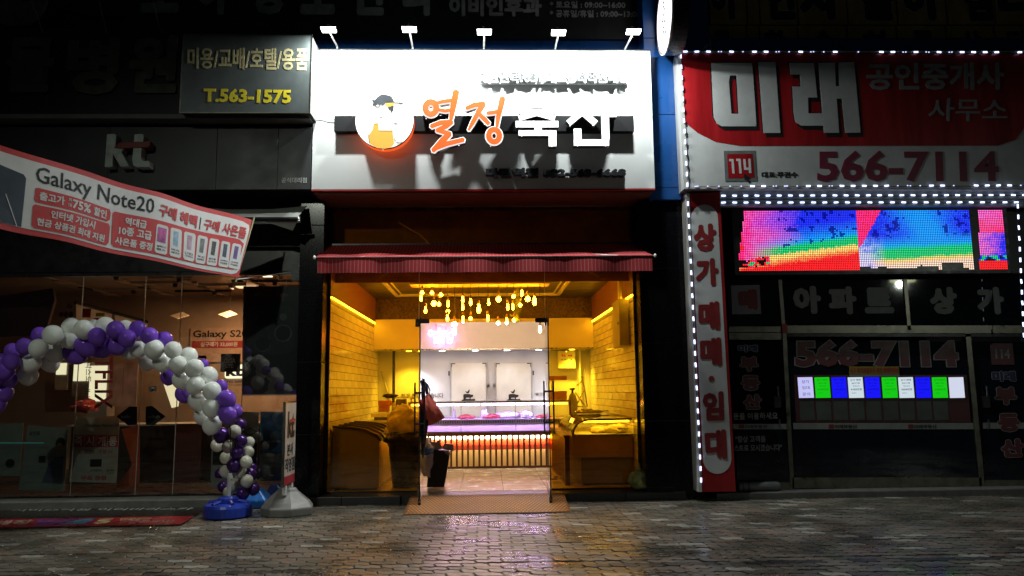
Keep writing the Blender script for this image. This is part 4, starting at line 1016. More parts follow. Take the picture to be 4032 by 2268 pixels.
text(tsn, "* 토요일 : 09:00~16:00", PF2, (2165, 5, 2462, 32), -.005, .006, m_dl, .02)
text(tsn, "* 공휴일/휴일 : 09:00~13:00", PF2, (2165, 40, 2520, 68), -.005, .006, m_dl, .02)
bs2 = thing('blue_fascia', 'blue metal band behind the floodlights above the white sign', 'fascia', (0, .0, 5.8))
q = rect(WY(.0), 1236, 140, 2540, 470)
build('panel', MB().box(q[0]-.1, -.02, q[1], q[2], .1, WY(-.02).px(1900, 149)[1]), m_blue, bs2)
hs = thing('shop_sign', 'almost unlit sign with giant dim letters left of the yellow number sign', 'shop sign', (-6, -.6, 5))
PH = WY(-.62)
q = rect(PH, -200, 112, 712, 446)
build('sign_board', MB().box(q[0], -.60, q[1], q[2], -.2, q[3]), m_dark, hs)
for s_, qd in (("물", (25, 150, 215, 365)), ("병", (265, 148, 470, 375)), ("원", (508, 140, 700, 368))): text(hs, s_, PH, qd, -.01, .02, m_dl2, .042, name='letter')
tag(build('round_sign', MB().disc(WY(-.5), *WY(-.5).px(60, -10), .42, .42, -.06, 0, 32), m_dl2), 'dim round sign at the upper left corner', 'round sign')
tag(build('square_sign', MB().rbox(WY(-.14), 310, -120, 490, 62, -.03, 0), m_dark), 'dark square emblem panel at the upper left', 'square sign')
for i, (a, b) in enumerate((((120, -10), (170, 130)), ((385, -10), (420, 130)), ((600, -10), (632, 130)))):
    t_ = thing('sign_lamp', ('leftmost', 'middle', 'right')[i]+' of the three unlit lamp arms over the giant dim letters', 'lamp', PH.W3(*b), 'unlit lamp arms at the upper left')
    build('arm', MB().tube([PH.W3(*b), WY(-1.4).W3(*a)], .009), M('dull_steel', (.3, .3, .3), .4, metal=.6), t_)
    h_ = WY(-1.4).W3(*a); build('lamp_head', MB().box(h_.x-.12, h_.y-.05, h_.z-.02, h_.x+.12, h_.y+.05, h_.z+.04), m_blacksat, t_)

# folded canopy of phone shop
m_canv = M('grey_canvas', (.30, .31, .28), .7, var=.3, scale=3)
cn = thing('folded_awning', 'grey folded canvas awning hanging beside the red and white banner', 'awning', WY(-.9).W3(1100, 850))
za_ = lambda x, y, Y=-.9: WY(Y).W3(740+x*.23463, 760+y*.23463)
def sheet(name, pts, m, par, th=.004):
    v = [Vector(p) for p in pts]; mb = MB(); n_ = len(v)
    mb.add(v+[p+Vector((0, th, 0)) for p in v], [tuple(range(n_)), tuple(range(n_, 2*n_))[::-1]]+[(i, (i+1) % n_, n_+(i+1) % n_, n_+i) for i in range(n_)])
    return build(name, mb, m, par)
def canf(u, v):
    top = [(-600, 245), (200, 250), (700, 275), (1400, 270), (1700, 245), (2000, 215)]; t = u*5; i = min(int(t), 4); f = t-i
    a = (top[i][0]*(1-f)+top[i+1][0]*f, top[i][1]*(1-f)+top[i+1][1]*f); b = (-600+(1840+600)*u, 405)
    return za_(a[0]*(1-v)+b[0]*v, a[1]*(1-v)+b[1]*v, -.45-.37*v)
build('canvas', MB().grid(canf, 24, 5), m_canv, cn, smooth=True, fixn=False)
sheet('canvas_tail', [za_(1130, 425, -.83), za_(1830, 480, -.80), za_(1755, 630, -.76)], m_canv, cn)
build('front_bar', MB().tube([za_(-600, 440, -.83), za_(1850, 440, -.83)], .03), m_black, cn)
build('end_cap', MB().tube([za_(1850, 405, -.82), za_(1862, 435, -.83), za_(1858, 465, -.83)], .012), m_plastw, cn)
# phone shop glass front
kg = thing('glass_shopfront', 'dark glass front of the phone shop with thin vertical joints', 'shop window', (-4.8, 0, .1))
zk0, zk1 = .12, WY(0).px(700, 1086)[1]
seams = [-9.4, PG.px(-5, 1500)[0]-1.2, PG.px(305, 1500)[0], PG.px(555, 1500)[0], PG.px(700, 1500)[0], PG.px(955, 1500)[0], PG.px(1198, 1500)[0]]
for a, b in zip(seams[:-1], seams[1:]): build('glass_pane', MB().box(a+.003, -.005, zk0, b-.003, .005, zk1), m_smoke, kg)
for a in seams[1:-1]: build('joint', MB().box(a-.003, -.008, zk0, a+.003, .008, zk1), m_trim if a != seams[5] else m_blacksat, kg)
build('top_rail', MB().box(-9.4, -.03, zk1, -2.53, .03, zk1+.05), m_blacksat, kg)
build('bottom_rail', MB().box(-9.4, -.03, .1, -2.53, .03, zk0), m_blacksat, kg)
build('side_frame', MB().box(seams[-1], -.03, .12, seams[-1]+.03, .03, zk1), m_blacksat, kg)
tag(build('header_board', MB().box(-10, -.05, zk1+.051, -2.53, .08, z0k), m_black), 'black header board over the phone shop windows', 'header')
for x in (605, 850):
    q = PG.px(x, 1515)[0]
    h = build('door_handle', MB().box(q-.05, -.03, 1.49, q+.05, -.006, 1.56), m_steel, kg); build('knob', MB().tube([(q, -.08, 1.525), (q, -.03, 1.525)], .015), m_steel, h)
# interior room
KX0, KX1 = -9.4, -2.55
struct('shop_floor', MB().box(KX0, .05, .0, KX1, 5.2, .1), M('dark_shop_floor', (.05, .035, .03), .3))
struct('shop_ceiling', MB().box(KX0, .05, 3.30, KX1, 5.2, 3.36), M('tan_shop_ceiling', (.30, .20, .12), .45, var=.5, scale=2))
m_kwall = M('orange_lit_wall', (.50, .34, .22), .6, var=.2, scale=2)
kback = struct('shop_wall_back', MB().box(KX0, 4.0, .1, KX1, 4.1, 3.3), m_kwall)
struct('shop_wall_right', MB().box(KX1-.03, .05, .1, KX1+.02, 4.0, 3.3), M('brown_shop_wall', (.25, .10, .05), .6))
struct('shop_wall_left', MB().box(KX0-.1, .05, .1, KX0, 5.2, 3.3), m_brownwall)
# ceiling rails and boards
m_rail = M('ceiling_rail', (.5, .42, .32), .35)
for i in range(5):
    x = -6.9+i*1.0
    t_ = thing('ceiling_rail', ('leftmost', 'second', 'third', 'fourth', 'rightmost')[i]+' long light rail running back along the phone shop ceiling', 'ceiling rail', (x, 2, 3.27), 'light rails on the phone shop ceiling')
    build('rail', MB().box(x-.02, .5, 3.275, x+.02, 3.9, 3.299), m_rail, t_)
    for k in range(4): build('fitting', MB().box(x-.05, .9+k*.8, 3.255, x+.05, 1.2+k*.8, 3.274), m_rail if k % 2 else m_black, t_)
for i, (x, y_, w_, lit) in enumerate(((-5.9, 1.2, .5, 0), (-5.0, 1.5, .35, 0), (-4.2, .8, .4, 1), (-3.4, 1.3, .45, 1), (-5.4, 2.1, .6, 0), (-4.5, 2.4, .4, 0), (-3.7, 2.0, .5, 0), (-3.2, 2.7, .4, 0), (-6.4, 2.9, .5, 0), (-5.1, 3.2, .5, 0), (-4.0, 3.3, .45, 0), (-3.0, 3.4, .35, 0))):
    t_ = thing('track_light', {2: 'left of the two lit slim fittings on the phone shop ceiling', 3: 'right of the two lit slim fittings on the phone shop ceiling', 0: 'unlit slim fitting nearest the glass above the left part of the arch', 1: 'unlit slim fitting nearest the glass above the middle of the arch', 4: 'unlit slim fitting halfway back at the left of the phone shop ceiling', 5: 'unlit slim fitting halfway back in the middle of the phone shop ceiling', 6: 'unlit slim fitting halfway back before the right hanging board', 7: 'unlit slim fitting at the right edge beside the black phone poster', 8: 'unlit slim fitting far back at the left near the notice boards', 9: 'unlit slim fitting far back between the notice boards and hanging boards', 10: 'unlit slim fitting far back just above the orange price poster', 11: 'unlit slim fitting at the far right back corner of the ceiling'}[i], 'ceiling light', (x, y_, 3.28), 'slim ceiling fittings in the phone shop')
    build('track', MB().box(x-w_, y_-.012, 3.262, x+w_, y_+.012, 3.299), m_rail if i % 3 else m_black, t_)
    build('spot_head', MB().lathe((x+w_*.4, y_, 3.20), [(.035, 0), (.04, .06), (.01, .062)], 10), m_black if not lit else m_plastw, t_)
    if lit: build('spot_lens', MB().box(x-.09, y_-.03, 3.245, x+.05, y_+.03, 3.261), E('spot_lens_glow%d' % i, (1, .85, .55), 3.0), t_)
hv = WY(1.8)
for i, (x0_, y0_) in enumerate(((700, 1245), (890, 1240))):
    t_ = thing('hanging_board', ('left' if i == 0 else 'right')+' pale square board hung under the phone shop ceiling', 'hanging board', WY(2.8).W3(x0_, y0_))
    h4 = WY(2.8); pts = [h4.W3(x0_-32, y0_), h4.W3(x0_, y0_-20), h4.W3(x0_+36, y0_-4), h4.W3(x0_+8, y0_+14)]
    v = [Vector((p.x, p.y+dy, p.z)) for p, dy in zip(pts, (0, .2, .1, -.1))]
    build('board', MB().add(v+[p+Vector((0, 0, .01)) for p in v], [(0,1,2,3),(7,6,5,4),(0,4,5,1),(1,5,6,2),(2,6,7,3),(3,7,4,0)]), M('hung_board', (.75, .6, .4), .4), t_)
    build('string', MB().tube([v[1], (v[1].x, v[1].y, 3.29)], .004, 5), m_cord, t_)
# room light of the phone shop: ceiling lamps still on at the back
m_kglow = E('dim_panel_glow', (1, .62, .32), 2.5)
kl1 = thing('ceiling_lamp', 'small glowing ceiling lamp near the phone shop back wall', 'ceiling lamp', (-4.1, 2.6, 3.25))
build('lamp_panel', MB().box(-4.3, 2.5, 3.255, -3.9, 2.7, 3.272), m_kglow, kl1)
kd = bpy.data.lights.new('shop_lamp', 'AREA'); kd.size = .5; kd.energy = 85; kd.color = (1, .58, .30)
ko = bpy.data.objects.new('lamp_beam', kd); C.objects.link(ko); ko.parent = kl1; ko.location = (.0, .0, -.03)
# posters on the back wall
KB = WY(3.96)
m_bk = M('poster_black', (.012, .012, .013), .4); m_rd = M('poster_red', (.45, .05, .03), .5); m_cream = M('poster_cream', (.62, .55, .45), .5); m_grey = M('poster_grey', (.35, .37, .35), .5)
m_txt = M('print_white', (.7, .7, .68), .5); m_txr = M('print_red', (.45, .04, .06), .5)
p1 = tag(build('wall_poster', MB().rbox(KB, 748, 1290, 985, 1425, -.01, 0), M('poster_orange', (.62, .40, .26), .5)), 'wide orange lit price poster on the phone shop back wall', 'poster')
text(p1, "Galaxy S20", KB, (760, 1300, 975, 1336), .001, .004, m_ink, .02)
build('price_band', MB().rbox(KB, 756, 1342, 985, 1370, .001, .004), m_rd, p1)
text(p1, "실구매가 33,000원", KB, (790, 1346, 935, 1366), .005, .008, m_txt, .03)
p2 = thing('info_sign', 'black square sign with two words of grey lettering beside the phone poster', 'sign', WY(.6).W3(915, 1430))
Pg = WY(.6)
build('sign_plate', MB().rbox(Pg, 869, 1393, 945, 1464, -.02, 0), m_bk, p2)
text(p2, "GiGA", Pg, (882, 1411, 928, 1430), .001, .003, m_grey, .02); text(p2, "LTE", Pg, (888, 1434, 919, 1448), .001, .003, m_grey, .02)
p3 = thing('logo_sign', 'glowing halo lettering on the phone shop back wall above small print', 'lit sign', KB.W3(920, 1480))
text(p3, "kt", KB, (893, 1440, 960, 1482), .03, .05, m_ink, .04)
build('halo_panel', MB().round(KB, *rect(KB, 886, 1436, 962, 1490), .05, .0, .012), E('halo_glow', (1, .86, .55), 2.2), p3)
text(p3, "korea telecom", KB, (874, 1497, 985, 1508), .001, .004, m_ink, .01)
p4 = tag(build('small_poster', MB().rbox(KB, 775, 1400, 812, 1430, -.01, .0), m_bk), 'small black poster with number on the back wall of the phone shop', 'poster'); text(p4, "S20", KB, (782, 1410, 808, 1424), .001, .004, m_txt, .02)
# side wall shelves zone
PLb = WY(2.6)
cb2 = thing('display_board', 'slanted cream notice board high in the phone shop', 'notice board', PLb.W3(380, 1230))
sheet('board', [PLb.W3(300, 1195), WY(3.4).W3(440, 1232), WY(3.4).W3(440, 1300), PLb.W3(300, 1290)], m_cream, cb2, .01)
build('frame_rail', MB().tube([PLb.W3(296, 1192), WY(3.4).W3(445, 1230)], .03), m_black, cb2)
for a in ((325, 1215, 358, 1250, m_txr), (378, 1232, 412, 1245, m_yel), (368, 1252, 405, 1275, m_txr)): build('printed_block', MB().rbox(WY(2.58), *a[:4], 0, .004), a[4], cb2)
cb3 = thing('display_board', 'second cream notice board behind the slanted one in the phone shop', 'notice board', PLb.W3(500, 1270))
sheet('board', [WY(3.5).W3(452, 1235), WY(3.9).W3(580, 1270), WY(3.9).W3(580, 1310), WY(3.5).W3(452, 1310)], m_cream, cb3, .01)
build('frame_rail', MB().tube([WY(3.5).W3(450, 1232), WY(3.9).W3(582, 1268)], .03), m_black, cb3)
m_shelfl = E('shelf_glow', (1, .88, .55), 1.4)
for i, a in enumerate(((222, 1430, 262, 1475, 'lit square shelf niche under the balloon arch'), (290, 1430, 352, 1500, 'pale lit cabinet left of the red vertical letters'), (352, 1440, 420, 1580, 'cream lit cabinet panel behind the red vertical letters'))):
    t_ = thing('lit_cabinet', a[4], 'cabinet', WY(3.3).W3(a[0], a[3]), 'lit cabinets at the back of the phone shop')
    build('cabinet_body', MB().rbox(WY(3.4), a[0]-4, a[1]-4, a[2]+4, a[3]+60, -.3, 0), m_trim, t_)
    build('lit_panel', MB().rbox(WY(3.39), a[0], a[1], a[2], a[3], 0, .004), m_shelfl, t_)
for i, a in enumerate(((430, 1430, 482, 1600, 'tall pinkish poster right of the red vertical letters'), (485, 1425, 540, 1600, 'tall poster with a dark branch pattern in the phone shop'))):
    t_ = tag(build('tall_poster', MB().rbox(WY(3.2), *a[:4], -.02, 0), M('rose_poster%d' % i, (.6, .38, .30), .5, var=.6, scale=3)), a[4], 'poster', 'tall posters in the phone shop')
dk2 = thing('service_desk', 'dark service desk inside the phone shop', 'desk', (-5, 2.2, .1))
build('desk_body', MB().box(-6.6, 1.9, .1, -3.3, 2.6, .95), M('desk_dark', (.04, .03, .025), .5), dk2); build('desk_top', MB().box(-6.65, 1.85, .951, -3.25, 2.65, .98), m_trim, dk2)
q = rect(WY(1.6), 280, 1575, 358, 1630)
tag(build('red_chair', MB().blob(((q[0]+q[2])/2, 1.7, q[1]+.12), (q[2]-q[0])/2, .25, .10, .6, 2.5, 3), M('red_leather', (.45, .04, .03), .3), smooth=True), 'red padded chair seen through the phone shop glass', 'chair')
tri = thing('arrow_sign', 'glowing pale triangular sign behind the right side of the balloon arch', 'lit sign', WY(3.0).W3(680, 1560))
build('lit_arrow', MB().pxpoly(WY(3.0), [(625, 1455), (715, 1490), (700, 1600), (676, 1606), (640, 1500)], -.03, 0), E('arrow_glow', (1, .84, .5), 1.3), tri)
# things hung on the glass
ph = thing('hanging_poster', 'large black poster of a phone with three camera lenses', 'poster', PG.W3(1065, 1340))
Pp = WY(.06)
build('poster_sheet', MB().pxpoly(Pp, [(958, 1127), (1185, 1127), (1172, 1554), (952, 1554)], -.01, 0), m_bk, ph)
m_pg = M('poster_dark_grey', (.03, .032, .035), .4)
u_ = rect(Pp, 975, 1203, 1160, 1395)
build('phone_corner', MB().round(Pp, *u_, .14, .001, .004), m_pg, ph)
m_lensr = M('lens_ring_grey', (.13, .16, .17), .3)
sc_ = (Pp.px(1001, 1300)[0]-Pp.px(1000, 1300)[0])
for x, y, r, mm in ((1040, 1265, 34, m_pg), (1115, 1312, 35, m_lensr), (1035, 1352, 34, m_pg)):
    c_ = Pp.px(x, y); build('lens_ring', MB().ring(Pp, c_[0], c_[1], r*sc_, r*sc_, .018, .005, .009, 28), mm if mm is m_lensr else M('ring_dim', (.06, .07, .075), .3), ph)
    build('lens_glass', MB().disc(Pp, c_[0], c_[1], (r-5)*sc_, (r-5)*sc_, .005, .007, 24), m_bk, ph)
c_ = Pp.px(1116, 1248); build('flash_dot', MB().disc(Pp, *c_, .05, .05, .005, .007), m_lensr, ph)
text(ph, "iPhone 11 Pro", Pp, [(1012, 1152), (1135, 1154), (1135, 1168), (1012, 1166)], .001, .003, M('print_grey', (.18, .18, .18), .5), .005)
build('apple_dot', MB().disc(Pp, *Pp.px(1007, 1161), .018, .02, .001, .003, 14), M('print_grey', (.18, .18, .18), .5), ph)
build('bottom_rail', MB().pxpoly(Pp, [(950, 1553), (1173, 1551), (1173, 1556), (950, 1558)], -.015, .01), m_trim, ph)
for x in (1018, 1127): build('string', MB().tube([Pp.W3(x, 1088), Pp.W3(x+2, 1127)], .003, 5), m_trim, ph)
# red vertical lettering and black vertical lettering on glass
Pv = WY(-.012)
m_vred = M('red_vinyl', (.35, .02, .015), .5)
gl = thing('window_lettering', 'tall sideways red letters on the phone shop glass under the balloon arch', 'window sticker', Pv.W3(420, 1500))
text(gl, "NETFLIX", Pv, [(446, 1310), (443, 1612), (372, 1612), (376, 1310)], -.001, .003, m_vred, .02)
gl2 = thing('window_lettering', 'sideways thin black lettering left of the tall red letters', 'window sticker', Pv.W3(350, 1500))
text(gl2, "넷플릭스도 olleh tv", Pv, [(362, 1372), (358, 1606), (334, 1606), (338, 1372)], -.001, .003, m_ink, .0)
for i, (x0_, s_) in enumerate(((455, "hello"), (580, "olleh"))):
    cx_ = x0_+40; cy2 = 1640
    t_ = thing('door_sticker', ('left' if i == 0 else 'right')+' dark diamond sticker on the phone shop glass door', 'window sticker', Pv.W3(cx_, cy2), 'diamond stickers on the phone shop door')
    pts = [(x0_+3, cy2), (x0_+55, 1600), (x0_+85, 1602), (x0_+85, 1672), (x0_+50, 1675)] if i == 0 else [(x0_-6, 1602), (x0_+20, 1598), (x0_+72, 1640), (x0_+25, 1676), (x0_-6, 1672)]
    build('sticker', MB().pxpoly(Pv, pts, -.001, .002), m_bk, t_)
    text(t_, s_, Pv, (x0_+22-(18 if i else 0), 1634, x0_+60-(10 if i else 0), 1646), .003, .004, m_grey, .0)
# poster panels standing inside the window
Pi = WY(.12)
pa = thing('window_poster', 'pale poster with red boxed heading standing low in the phone shop window', 'poster', Pi.W3(375, 1880))
build('poster_sheet', MB().pxpoly(Pi, [(295, 1642), (470, 1650), (458, 1902), (272, 1898)], -.01, 0), m_cream if False else M('poster_pale', (.40, .40, .33), .5), pa)
text(pa, "Galaxy Note20", Pi, [(337, 1668), (468, 1668), (467, 1684), (336, 1683)], .001, .003, m_ink, .0)
for i, ch in enumerate("즉시개통"):
    x0_ = 290+i*45; build('red_box', MB().rbox(Pi, x0_, 1713, x0_+41, 1760, .001, .003), m_txr, pa); text(pa, ch, Pi, (x0_+5, 1718, x0_+36, 1756), .004, .006, m_txt, .02)
text(pa, "노트20 개통시", Pi, (308, 1770, 442, 1787), .001, .003, m_txr, .01); text(pa, "무료 증정", Pi, (318, 1872, 418, 1892), .001, .003, m_txr, .03)
build('phone_picture', MB().rbox(Pi, 296, 1797, 336, 1862, .001, .003), m_grey, pa); build('headset_picture', MB().rbox(Pi, 355, 1808, 400, 1838, .001, .003), m_bk, pa)
text(pa, "삼성배터리", Pi, (355, 1848, 402, 1857), .001, .003, m_ink, .0); text(pa, "블루투스", Pi, (418, 1848, 454, 1856), .001, .003, m_ink, .0); text(pa, "스피커", Pi, (418, 1860, 448, 1868), .001, .003, m_ink, .0)
pb2 = thing('window_poster', 'dim grey poster of a person in blue clothes at the left window', 'poster', Pi.W3(160, 1880))
build('poster_sheet', MB().pxpoly(Pi, [(110, 1675), (268, 1688), (252, 1935), (72, 1930)], -.01, 0), M('poster_dim', (.20, .24, .22), .5), pb2)
text(pb2, "KT와", Pi, (118, 1697, 158, 1716), .001, .003, m_ink, .02)
build('hair_print', MB().disc(Pi, *Pi.px(238, 1745), .065, .075, .001, .003), m_bk, pb2); build('face_print', MB().disc(Pi, *Pi.px(236, 1765), .05, .07, .004, .006), M('print_skin', (.30, .2, .15), .5), pb2)
build('body_print', MB().pxpoly(Pi, [(165, 1900), (190, 1830), (215, 1800), (250, 1795), (246, 1908)], .001, .003), M('print_blue', (.05, .08, .14), .5), pb2)
build('phone_print', MB().rbox(Pi, 153, 1795, 180, 1822, .001, .003), m_bk, pb2)
pc = thing('window_poster', 'dim poster with a round picture at the far left of the window', 'poster', Pi.W3(30, 1850))
build('poster_sheet', MB().rbox(Pi, -90, 1668, 84, 1875, -.01, 0), bpy.data.materials['poster_dim'], pc); build('round_print', MB().disc(Pi, *Pi.px(40, 1825), .06, .06, .001, .003), m_bk, pc)
tq = E('teal_edge_light', (.1, .6, .5), .12)
tag(build('edge_light', MB().tube([WY(-.02).W3(-60, 1744), WY(-.02).W3(172, 1744)], .005, 5), tq), 'thin teal light line across the dim left posters', 'edge light')
pd_ = thing('window_poster', 'pale poster with a laptop drawing behind the balloon column', 'poster', Pi.W3(930, 1900))
build('poster_sheet', MB().pxpoly(Pi, [(838, 1620), (1020, 1622), (1008, 1930), (828, 1926)], -.01, 0), M('poster_sage', (.28, .31, .28), .5, var=.3), pd_)
build('laptop_print', MB().ring(Pi, *Pi.px(985, 1700), .09, .055, .012, .001, .003, 4, .012), m_bk, pd_)
build('blue_block', MB().rbox(Pi, 838, 1745, 1010, 1830, .001, .003), m_bk, pd_)
pe = thing('window_poster', 'blue and pale poster with white heading behind the standing sign', 'poster', Pi.W3(1110, 1880))
build('poster_sheet', MB().pxpoly(Pi, [(1025, 1620), (1205, 1622), (1195, 1895), (1018, 1893)], -.01, 0), M('poster_sage2', (.22, .28, .28), .5, var=.3), pe)
build('blue_block', MB().pxpoly(Pi, [(1027, 1622), (1203, 1624), (1199, 1785), (1024, 1785)], .001, .003), M('print_navy', (.02, .09, .18), .5, var=.3), pe)
text(pe, "속도에 날개를 더하다", Pi, (1038, 1735, 1104, 1743), .004, .006, m_txt, .0)
for k in range(4): text(pe, "인터넷 결합 할인", Pi, (1036, 1798+k*22, 1085, 1805+k*22), .002, .004, m_ink, .0)
rd = thing('roll_banner', 'dark red roll banner inside the phone shop window', 'banner', WY(.5).W3(520, 1880))
build('banner_sheet', MB().pxpoly(WY(.5), [(478, 1690), (548, 1672), (548, 1915), (455, 1920), (520, 1830)], -.01, 0), M('banner_orange_red', (.40, .09, .04), .5), rd)
jam = thing('crossed_poster', 'dark red framed door panel inside the phone shop window', 'panel', WY(.4).W3(760, 1880))
build('panel_sheet', MB().rbox(WY(.4), 690, 1670, 790, 1900, -.01, 0), M('dark_maroon', (.10, .025, .02), .5), jam)
# black tilted panel high at left
tb_ = tag(build('suspended_board', MB().pxpoly(WY(.9), [(-100, 1180), (208, 1135), (215, 1180), (175, 1320), (-100, 1330)], -.06, 0), M('deep_maroon', (.05, .008, .008), .5)), 'dark maroon tilted board hanging high in the left window', 'board')
wn = thing('wall_notice', 'small brown wall notices beside the dark maroon panel', 'notice', WY(3.95).W3(260, 1230))
text(wn, "Ab", WY(3.95), (262, 1195, 285, 1214), 0, .004, m_ink, .02); 
for x in (241, 260, 280): build('round_badge', MB().disc(KB, *KB.px(x, 1238), .045, .055, .001, .004, 16), m_wood, wn)
# security light box and banner rope
tag(build('wall_lamp', MB().rbox(WY(-.3), 1148, 1040, 1190, 1105, -.15, 0), m_blacksat), 'small black unlit wall box between the phone shop and the awning', 'wall box')

# ------------------------------------------------------------------ big slanted banner
TRp = WY(-1.05).W3(988, 862); BRp = WY(-1.05).W3(938, 1090); Yl = -3.25
TLp = WY(Yl).W3(0, 566); BLp = WY(Yl).W3(0, 893)
Ub = ((TLp-TRp)+(BLp-BRp)).normalized()*-1
Vb = ((TRp-BRp)+(TLp-BLp)).normalized(); Nb = Ub.cross(Vb).normalized(); Vb = Nb.cross(Ub)
if Nb.y > 0: Nb = -Nb
ctr = (TRp+BRp+TLp+BLp)/4
Bp = Plane(ctr, Ub, Vb, Nb)
bn2 = thing('banner', 'long slanted red and white advertising banner with black headline', 'banner', ctr)
m_cw = M('banner_white', (.62, .62, .62), .55, var=.08); m_cr = M('banner_red', (.50, .055, .06), .55, var=.08)
def ext(p, q, f): return (p[0]+(p[0]-q[0])*f, p[1]+(p[1]-q[1])*f)
TR, BR_, TL_, BL_ = (990, 863), (938, 1091), (0, 566), (0, 893)
TLx, BLx = ext(TL_, TR, .22), ext(BL_, BR_, .22)
bs_ = build('banner_cloth', MB().pxpoly(Bp, [TLx, TR, BR_, BLx], -.004, 0), m_cr, bn2)
lerp = lambda a, b, t: (a[0]*(1-t)+b[0]*t, a[1]*(1-t)+b[1]*t)
iw = [lerp(TLx, BLx, .085), (938, 862), (962, 888), (925, 1058), (912, 1072), lerp(TLx, BLx, .90)]
build('white_field', MB().pxpoly(Bp, [(-230, 522), (955, 870), (978, 884), (979, 900), (942, 1056), (930, 1073), (912, 1078), (0, 868), (-230, 815)], .001, .002), m_cw, bn2)
zb4 = lambda x, y: (x*.276, 560+y*.276)
zb5 = lambda x, y: (x*.5246, 540+y*.5246)
build('phone_picture', MB().pxpoly(Bp, [(-230, 600), (0, 643), (92, 680), (102, 695), (86, 885), (-230, 815)], .003, .004), M('banner_slate', (.05, .065, .09), .5, var=.3, scale=2), bn2)
build('pen_stroke', MB().pxpoly(Bp, [zb4(75, 715), zb4(85, 712), zb4(255, 1175), zb4(245, 1178)], .005, .006), m_cw, bn2)
text(bn2, "Galaxy Note20", Bp, [zb4(520, 330), zb4(2195, 815), zb4(2175, 1012), zb4(505, 565)] and [(142, 645), (607, 780), (600, 855), (138, 728)], .003, .004, m_ink, .01)
build('red_panel', MB().pxpoly(Bp, [(140, 733), (152, 733), (435, 814), (440, 828), (436, 855), (425, 862), (140, 789), (135, 775)], .003, .004), m_cr, bn2)
build('red_panel', MB().pxpoly(Bp, [(138, 797), (432, 870), (437, 885), (430, 945), (420, 956), (135, 892), (125, 880), (130, 805)], .003, .004), m_cr, bn2)
build('red_panel', MB().pxpoly(Bp, [(455, 822), (940, 940), (958, 958), (930, 1052), (916, 1060), (450, 962), (440, 950), (448, 828)], .003, .004), m_cr, bn2)
W = lambda s, q_, b_=.03, m=None: text(bn2, s, Bp, q_, .005, .006, m or m_cw, b_)
W("출고가", [(156, 747), (254, 771), (252, 806), (154, 780)])
W("최", [(268, 775), (281, 778), (280, 792), (267, 789)], .01); W("대", [(267, 796), (279, 799), (278, 813), (266, 810)], .01)
W("75%", [(286, 780), (360, 800), (356, 836), (282, 815)]); W("할인", [(372, 806), (424, 819), (421, 853), (368, 838)])
W("인터넷 가입시", [(201, 822), (378, 864), (372, 896), (198, 852)]); W("현금 상품권 최대 지원", [(147, 850), (416, 916), (412, 945), (143, 880)])
W("역대급", [(496, 845), (577, 864), (573, 896), (492, 876)]); W("10종 고급", [(472, 880), (596, 908), (594, 942), (469, 912)]); W("사은품 증정", [(455, 922), (600, 955), (596, 990), (452, 955)] and [(456, 920), (600, 953), (597, 984), (453, 950)])
W("구매 혜택", [(628, 796), (780, 842), (774, 890), (622, 843)], .035, m_cr); W("구매 사은품", [(808, 853), (970, 895), (962, 940), (800, 894)], .035, m_cr)
build('divider', MB().pxpoly(Bp, [(791, 848), (794, 849), (787, 896), (784, 895)], .003, .005), m_ink, bn2)
zc = lambda x, y: (x*.5246, 540+y*.5246)
cap = ["갤럭시", "버즈", "LTE2", "무선", "셀카봉", "보조배터리", "거치대"]; cap2 = ["탭A", "(8월 한정)", "기가지니", "충전패드", "삼각대", "무선충전", "무선충전"]
prods = [(1172,640,1262,662,1250,875,1158,855), (1280,666,1365,685,1352,897,1268,878), (1382,692,1468,712,1452,922,1368,900), (1484,718,1560,738,1540,942,1462,925), (1575,745,1648,763,1628,960,1550,944), (1665,770,1728,788,1712,978,1640,960), (1745,790,1808,806,1785,990,1712,975)]
mcol = [(.5,.12,.35),(.3,.45,.6),(.5,.35,.45),(.2,.22,.22),(.1,.1,.1),(.08,.1,.15),(.2,.12,.35)]
for i, a in enumerate(prods):
    Q = [zc(a[2*j], a[2*j+1]) for j in range(4)]
    build('gift_card', MB().pxpoly(Bp, [lerp(Q[0], Q[1], .12), lerp(Q[0], Q[1], .88), lerp(Q[1], Q[2], .06), lerp(Q[1], Q[2], .94), lerp(Q[2], Q[3], .12), lerp(Q[2], Q[3], .88), lerp(Q[3], Q[0], .06), lerp(Q[0], Q[3], .06)], .005, .0058), m_cw, bn2)
    f = lambda s, t: lerp(lerp(Q[0], Q[1], s), lerp(Q[3], Q[2], s), t)
    x0_, x1_ = ((.12, .88) if i == 0 else (.28, .72))
    build('gift_picture', MB().pxpoly(Bp, [f(x0_, .1), f(x1_, .1), f(x1_-.05, .62), f(x0_, .6)], .006, .0066), M('gift_print%d' % i, mcol[i], .5, var=.5, scale=15), bn2)
    text(bn2, cap[i], Bp, [f(.15, .72), f(.85, .72), f(.85, .79), f(.15, .79)], .006, .0066, m_ink, .01)
    text(bn2, cap2[i], Bp, [f(.15, .82), f(.85, .82), f(.85, .89), f(.15, .89)], .006, .0066, m_ink, .01)
build('end_pole', MB().tube([Bp.W3(1003, 855, -.01), Bp.W3(930, 1110, -.01)], .012), M('bamboo_pole', (.4, .35, .2), .5), bn2)
tag(build('banner_rope', MB().tube([Bp.W3(935, 1100), WY(-.5).W3(1000, 1092), WY(-.2).W3(1150, 1070)], .006, 6), m_plastw), 'pale cord tying the lower corner of the banner to the wall', 'rope')

